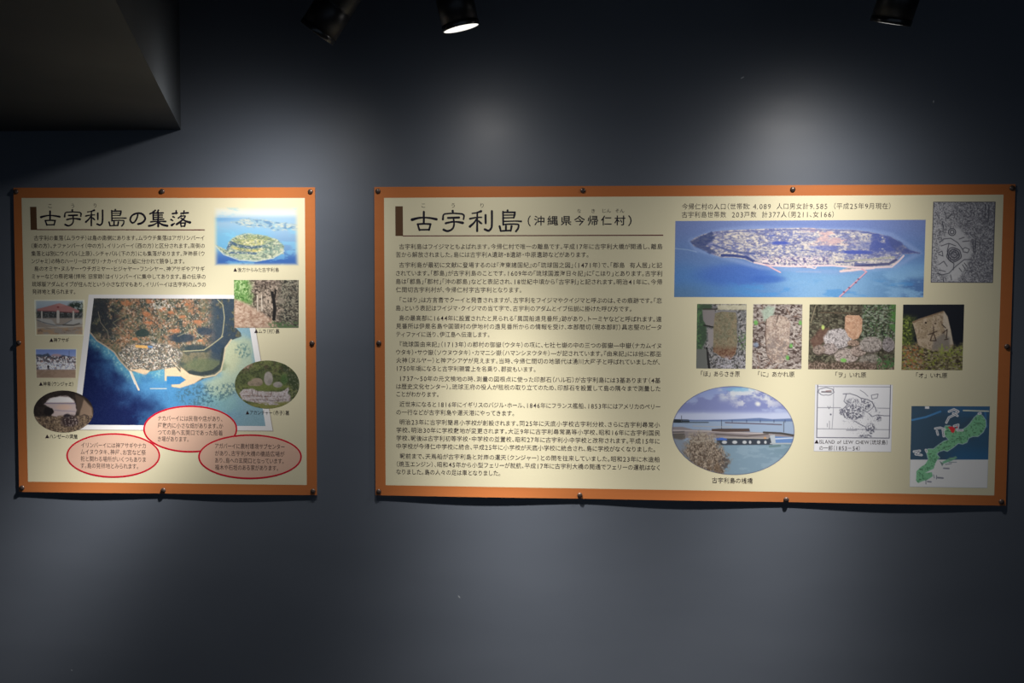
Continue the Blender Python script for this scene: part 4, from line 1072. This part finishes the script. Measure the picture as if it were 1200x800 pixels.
# ---- prints of the left board
flat_poly('border_shade', [(105.2, 346), (293.6, 346.5), (320.6, 505.4), (85.2, 504)], mat('grey_beige_print', (176, 166, 150), 0.42, spec=0.35), LB, 1.6)
mp = flat_poly('photo_border', [(104, 345), (292.5, 345.5), (319.4, 504.4), (84.5, 503)], white_m, LB, 2, 'white border around the tilted aerial photo')
aerial = printed('aerial_photograph', quad_map((110, 349.3), (287, 350), (311.2, 499), (92.5, 497.5)), 3, paint_aerial, LB,
                 'large tilted aerial photograph of an island shore with blue sea', gain=1.08)
ph = printed('island_photograph', quad_map((249, 241.5), (351, 241.5), (351.5, 312), (250, 312)), 3, paint_island, LB,
             'soft-edged photograph of an island seen from the air', gain=1.0)
set_lines('caption', [('▲後方からみた古宇利島', 273.5, 327, 316.1, 5.6)], ink_m, ph, 6, 0.0)
ph = printed('pavilion_photograph', quad_map((40, 351), (99, 351), (98.5, 393), (41.5, 393)), 3, paint_pavilion, LB,
             'photograph of a red-roofed open pavilion', gain=1.5)
set_lines('caption', [('▲神アサギ', 58.2, 81, 398.3, 5.6)], ink_m, ph, 6, 0.0)
ph = printed('festival_photograph', quad_map((41, 408.5), (90, 408.5), (89.5, 443.3), (42, 443.3)), 3, paint_festival, LB,
             'photograph of a crowd dressed in white', gain=1.4)
set_lines('caption', [('▲神祭（ウンジャミ）', 45.8, 86, 449.6, 5.6)], ink_m, ph, 6, 0.0)
ph = printed('cave_photograph', oval_map(74.5, 482, 35, 24.6, .01), 5, paint_cave, LB, 'oval photograph looking out of a cave', gain=1.3)
set_lines('caption', [('▲ハンゼーの洞屋', 53.2, 91, 511.0, 5.6)], ink_m, ph, 6, 0.0)
ph = printed('path_photograph', quad_map((274.2, 328), (350, 328), (350, 384), (274.6, 384)), 5, paint_path, LB, 'photograph of a wooded path by a stone wall', gain=1.0)
set_lines('caption', [('▲ムラ（村）墓', 298, 327.5, 387.9, 5.8)], ink_m, ph, 6, 0.0)
ph = printed('stones_photograph', oval_map(313, 450.5, 37.8, 28.2, .0), 5, paint_tomb, LB, 'oval photograph of standing stones on grass', gain=1.15)
set_lines('caption', [('▲アカンチャー（赤子）墓', 288, 339, 483.2, 5.8)], ink_m, ph, 6, 0.0)
for cx, cy_, rx, ry, ly, lines in [
    (223, 502.5, 54.2, 26.6, 4.0, [('ナカバーイには民宿や店があり、', 185, 260.5, 490.0), ('屋敷内に小さな畑があります。か', 185, 261.5, 498.3),
                                  ('つての島へ玄関口であった船着', 185, 261, 506.4), ('き場があります。', 185, 221, 514.2)]),
    (132.7, 533.5, 54.0, 25.2, 4.6, [('イリンバーイには神アサギやナカ', 95, 171, 521.3), ('ムイヌウタキ、神屋、お宮など祭', 94.5, 171, 529.2),
                                    ('祀と関わる場所がいくつもありま', 94.5, 171, 537.4), ('す。島の発祥地とみられます。', 94.5, 162, 545.4)]),
    (293, 535, 59.8, 25.3, 5.2, [('アガバーイに農村環境サブセンター', 252, 333.5, 522.4), ('があり、古宇利大橋の橋詰広場が', 252, 333.5, 530.9),
                                ('あり、島への玄関口となっています。', 252, 332.5, 539.2), ('福木や石垣のある家があります。', 252, 326, 547.4)])]:
    c = flat_poly('callout', oval_pts(cx, cy_, rx, ry), pink_m, LB, ly, 'pale pink oval note with a red outline')
    oval_ring('outline', cx, cy_, rx, ry, 1.95, red_m, c, ly + .3)
    set_lines('callout_text', [(t, a, b, y, 7.0) for t, a, b, y in lines], ink_m, c, ly + .3)
settle(LB, 190, 578)

# ---- right board
RB = root_at(0, 0, 'information_board', 'larger wide information board at right with long text and a blue island panorama, brown border', 'information board')
board(RB, [(438.6, 219.0), (1190, 215.7), (1178.6, 592.3), (440.1, 580.1)],
      [(450, 231.8), (1176, 228), (1165.1, 580.3), (451.9, 568.3)], [(443.5, 576), (679.5, 580.2), (921, 585.5), (1174, 588)])
for px, py in [(443, 224), (683, 223.2), (929, 222), (1186, 220.3), (444, 401.8), (1180, 406), (443.8, 575.8), (679.5, 580), (921.3, 585.2), (1173.5, 587.8)]:
    bolt(RB, px, py)
st = xf(KO, 455, 230, 12) + xf(U, 455, 230, 12) + xf(RI, 540, 230, 12) + xf(TO, 540, 230, 12)
brush('heading', st, title_m, RB, 4)
for q in [('こ', 494, 498.2, 240.8, 6.4), ('う', 529, 533, 240.8, 6.4), ('り', 563, 566.8, 240.8, 6.4)]: set_lines('heading_reading', [q], ink_m, RB, 4, 0.0)
set_lines('place_name', [('（', 618.3, 622, 259.2, 13.5), ('沖縄県今帰仁村', 625.8, 732.8, 258.7, 12.6), ('）', 736, 740.2, 258.8, 13.5)], title_m, RB, 4, 0.012, track=.15)
for q in [('な', 676.5, 680.8, 247.2, 5.6), ('き', 693.2, 697.2, 247.2, 5.6), ('じん', 706, 716, 247, 5.6), ('そん', 721, 731.6, 247, 5.6)]: set_lines('place_name_reading', [q], ink_m, RB, 4, 0.0)
flat_poly('heading_bar', [(463.2, 241.6), (472, 241.6), (472.3, 276.4), (463.4, 276.4)], bar_m, RB, 3)
flat_poly('heading_rule', [(472, 275.8), (777.2, 274.9), (777.2, 276.2), (472, 276.9)], rule_m, RB, 3)
paragraphs = [
    [('古宇利島はフイジマともよばれます。今帰仁村で唯一の離島です。平成17年に古宇利大橋が開通し、離島', 467.8, 776.3, 289),
     ('苦から解放されました。島には古宇利A遺跡・B遺跡・中原遺跡などがあります。', 464, 689.6, 298.4)],
    [('古宇利島が最初に文献に登場するのは『海東諸国紀』の「琉球国之図」（1471年）で、「郡島　有人居」と記', 467.8, 776, 310.5),
     ('されています。「郡島」が古宇利島のことです。1609年の「琉球国渡海日々記」に「こほり」とあります。古宇利', 464, 776, 320.1),
     ('島は「郡島」「郡村」「沖の郡島」などと表記され、18世紀中頃から「古宇利」と記されます。明治41年に、今帰', 464, 776, 329.8),
     ('仁間切古宇利村が、今帰仁村字古宇利となります。', 464, 611, 339.4)],
    [('「こほり」は方言音でクーイと発音されますが、古宇利をフイジマやクイジマと呼ぶのは、その痕跡です。「恋', 468.5, 775.6, 351.3),
     ('島」という表記はフイジマ・クイジマの当て字で、古宇利のアダムとイブ伝説に掛けた呼び方です。', 464, 740, 360.9)],
    [('島の最高部に1644年に設置されたと見られる「異国船遠見番所」跡があり、トーミヤなどと呼ばれます。遠', 468, 775.3, 372.6),
     ('見番所は伊是名島や国頭村の伊地村の遠見番所からの情報を受け、本部間切（現本部町）具志堅のピータ', 464.2, 775.2, 382),
     ('ティファイに送り、伊江島へ伝達します。', 464.2, 573.5, 391.5)],
    [('『琉球国由来記』（1713年）の郡村の御嶽（ウタキ）の項に、七社七嶽の中の三つの御嶽―中嶽（ナカムイヌ', 468.5, 775, 403.2),
     ('ウタキ）・サウ嶽（ソウヌウタキ）・カマニシ嶽（ハマンシヌウタキ）―が記されています。『由来記』には他に郡巫', 464.2, 774.8, 412.6),
     ('火神（ヌルヤー）と神アシアゲが見えます。当時、今帰仁間切の地頭代は湧川大屋子と呼ばれていましたが、', 464.4, 773.4, 422),
     ('1750年頃になると古宇利親雲上を名乗り、郡掟もいます。', 465.2, 627.5, 431.5)],
    [('1737～50年の元文検地の時、測量の図根点に使った印部石（ハル石）が古宇利島には3基あります（4基', 469, 774, 443.3),
     ('は歴史文化センター）。琉球王府の役人が租税の取り立てのため、印部石を設置して島の隅々まで測量した', 464.5, 774, 452.6),
     ('ことがわかります。', 464.7, 514, 461.6)],
    [('近世末になると1816年にイギリスのバジル・ホール、1846年にフランス艦船、1853年にはアメリカのペリー', 468.2, 773.8, 473.4),
     ('の一行などが古宇利島や運天港にやってきます。', 464.5, 602.4, 482.8)],
    [('明治23年に古宇利簡易小学校が創設されます。同25年に天底小学校古宇利分校、さらに古宇利尋常小', 468.4, 773.4, 494.4),
     ('学校、明治30年に学校敷地が変更されます。大正9年に古宇利尋常高等小学校、昭和16年に古宇利国民', 464.6, 773.4, 503.7),
     ('学校、戦後は古宇利初等学校・中学校の並置校、昭和27年に古宇利小中学校と改称されます。平成15年に', 464.6, 773.2, 513.1),
     ('中学校が今帰仁中学校に統合、平成25年に小学校が天底小学校に統合され、島に学校がなくなりました。', 464.6, 767.8, 522.6)],
    [('戦前まで、天馬船が古宇利島と対岸の運天（クンジャー）との間を往来していました。昭和23年に木造船', 468.6, 773.2, 534.2),
     ('（焼玉エンジン）、昭和45年から小型フェリーが就航、平成17年に古宇利大橋の開通でフェリーの運航はなく', 465, 773.2, 543.5),
     ('なりました。島の人々の足は車となりました。', 464.6, 586.3, 552.6)]]
for blk in paragraphs:
    set_lines('paragraph', [(t, a, b, y, 7.2) for t, a, b, y in blk], ink_m, RB, 4)
set_lines('population_text', [('今帰仁村の人口（世帯数：4,089　人口男女計9,585　（平成25年9月現在）', 799.3, 1043.5, 242.1, 8.2),
                              ('古宇利島世帯数　203戸数　計377人（男211、女166）', 799, 977, 251.6, 8.2)], ink_m, RB, 4, 0.0)
printed('panorama_photograph', quad_map((791.5, 258.9), (1084.8, 257.4), (1082, 348.3), (790, 347.9)), 3, paint_panorama, RB,
        'wide blue aerial photograph of an island and its bridge', gain=1.0)
printed('antique_map', quad_map((1093.6, 236.3), (1166.8, 236.2), (1163.6, 331.4), (1090.6, 331)), 3, paint_antique, RB,
        'black and white antique map print', gain=2.0)
for nm, q, fn, cap, gn, lb in [
    ('marker_photograph', ((817, 356), (875, 356.2), (873.6, 432), (815.8, 431.6)), paint_stone_a, ('「ほ」 あらさき原', 821.5, 867, 437.8), 1.0, 'photograph of a tall mossy marker stone'),
    ('marker_photograph', ((882.8, 356.2), (940.4, 356.4), (939.2, 432.3), (881.3, 432)), paint_stone_b, ('「に」 あかれ原', 888.5, 931, 438.2), 1.0, 'photograph of a rough stone among straw'),
    ('marker_photograph', ((948.8, 356.5), (1050, 356.6), (1048, 433), (947, 432.5)), paint_stone_c, ('「ヲ」 いれ原', 979, 1015, 439), 1.0, 'photograph of an orange stone on a rock heap'),
    ('marker_photograph', ((1058.4, 356.8), (1130, 356.6), (1127.8, 433.6), (1056.3, 433.3)), paint_stone_d, ('「オ」 いれ原', 1073.5, 1110, 439.6), 1.5, 'photograph of a pale leaning stone on black')]:
    ph = printed(nm, quad_map(*q), 3, fn, RB, lb, gain=gn)
    set_lines('caption', [(cap[0], cap[1], cap[2], cap[3], 7.4)], ink_m, ph, 6, 0.0)
ph = printed('pier_photograph', oval_map(859.3, 504.3, 71.8, 52.0, .012), 3, paint_pier, RB, 'oval photograph of a boat at a pier under clouds', gain=1.0)
set_lines('caption', [('古宇利島の桟橋', 834.5, 882, 562.6, 7.6)], ink_m, ph, 6, 0.0)
lm = printed('line_map', quad_map((955.2, 450.5), (1046.4, 450.6), (1044.4, 529.4), (953.6, 528.6)), 3, paint_linemap, RB,
             'white line drawing map of an island', gain=1.1)
set_lines('caption', [('▲ISLAND of LEW CHEW（琉球島）', 954.5, 1040, 517.2, 6.4), ('の一部（1853－54）', 960, 1007.4, 524.6, 6.4)], ink_m, lm, 6, 0.0)
printed('location_map', quad_map((1068.2, 475.6), (1160, 476), (1157, 571.6), (1066, 570.2)), 3, paint_location, RB,
        'blue and white map of a long green island', gain=2.9)
settle(RB, 810, 590)
bpy.data.objects.remove(_to); bpy.data.curves.remove(_tc)
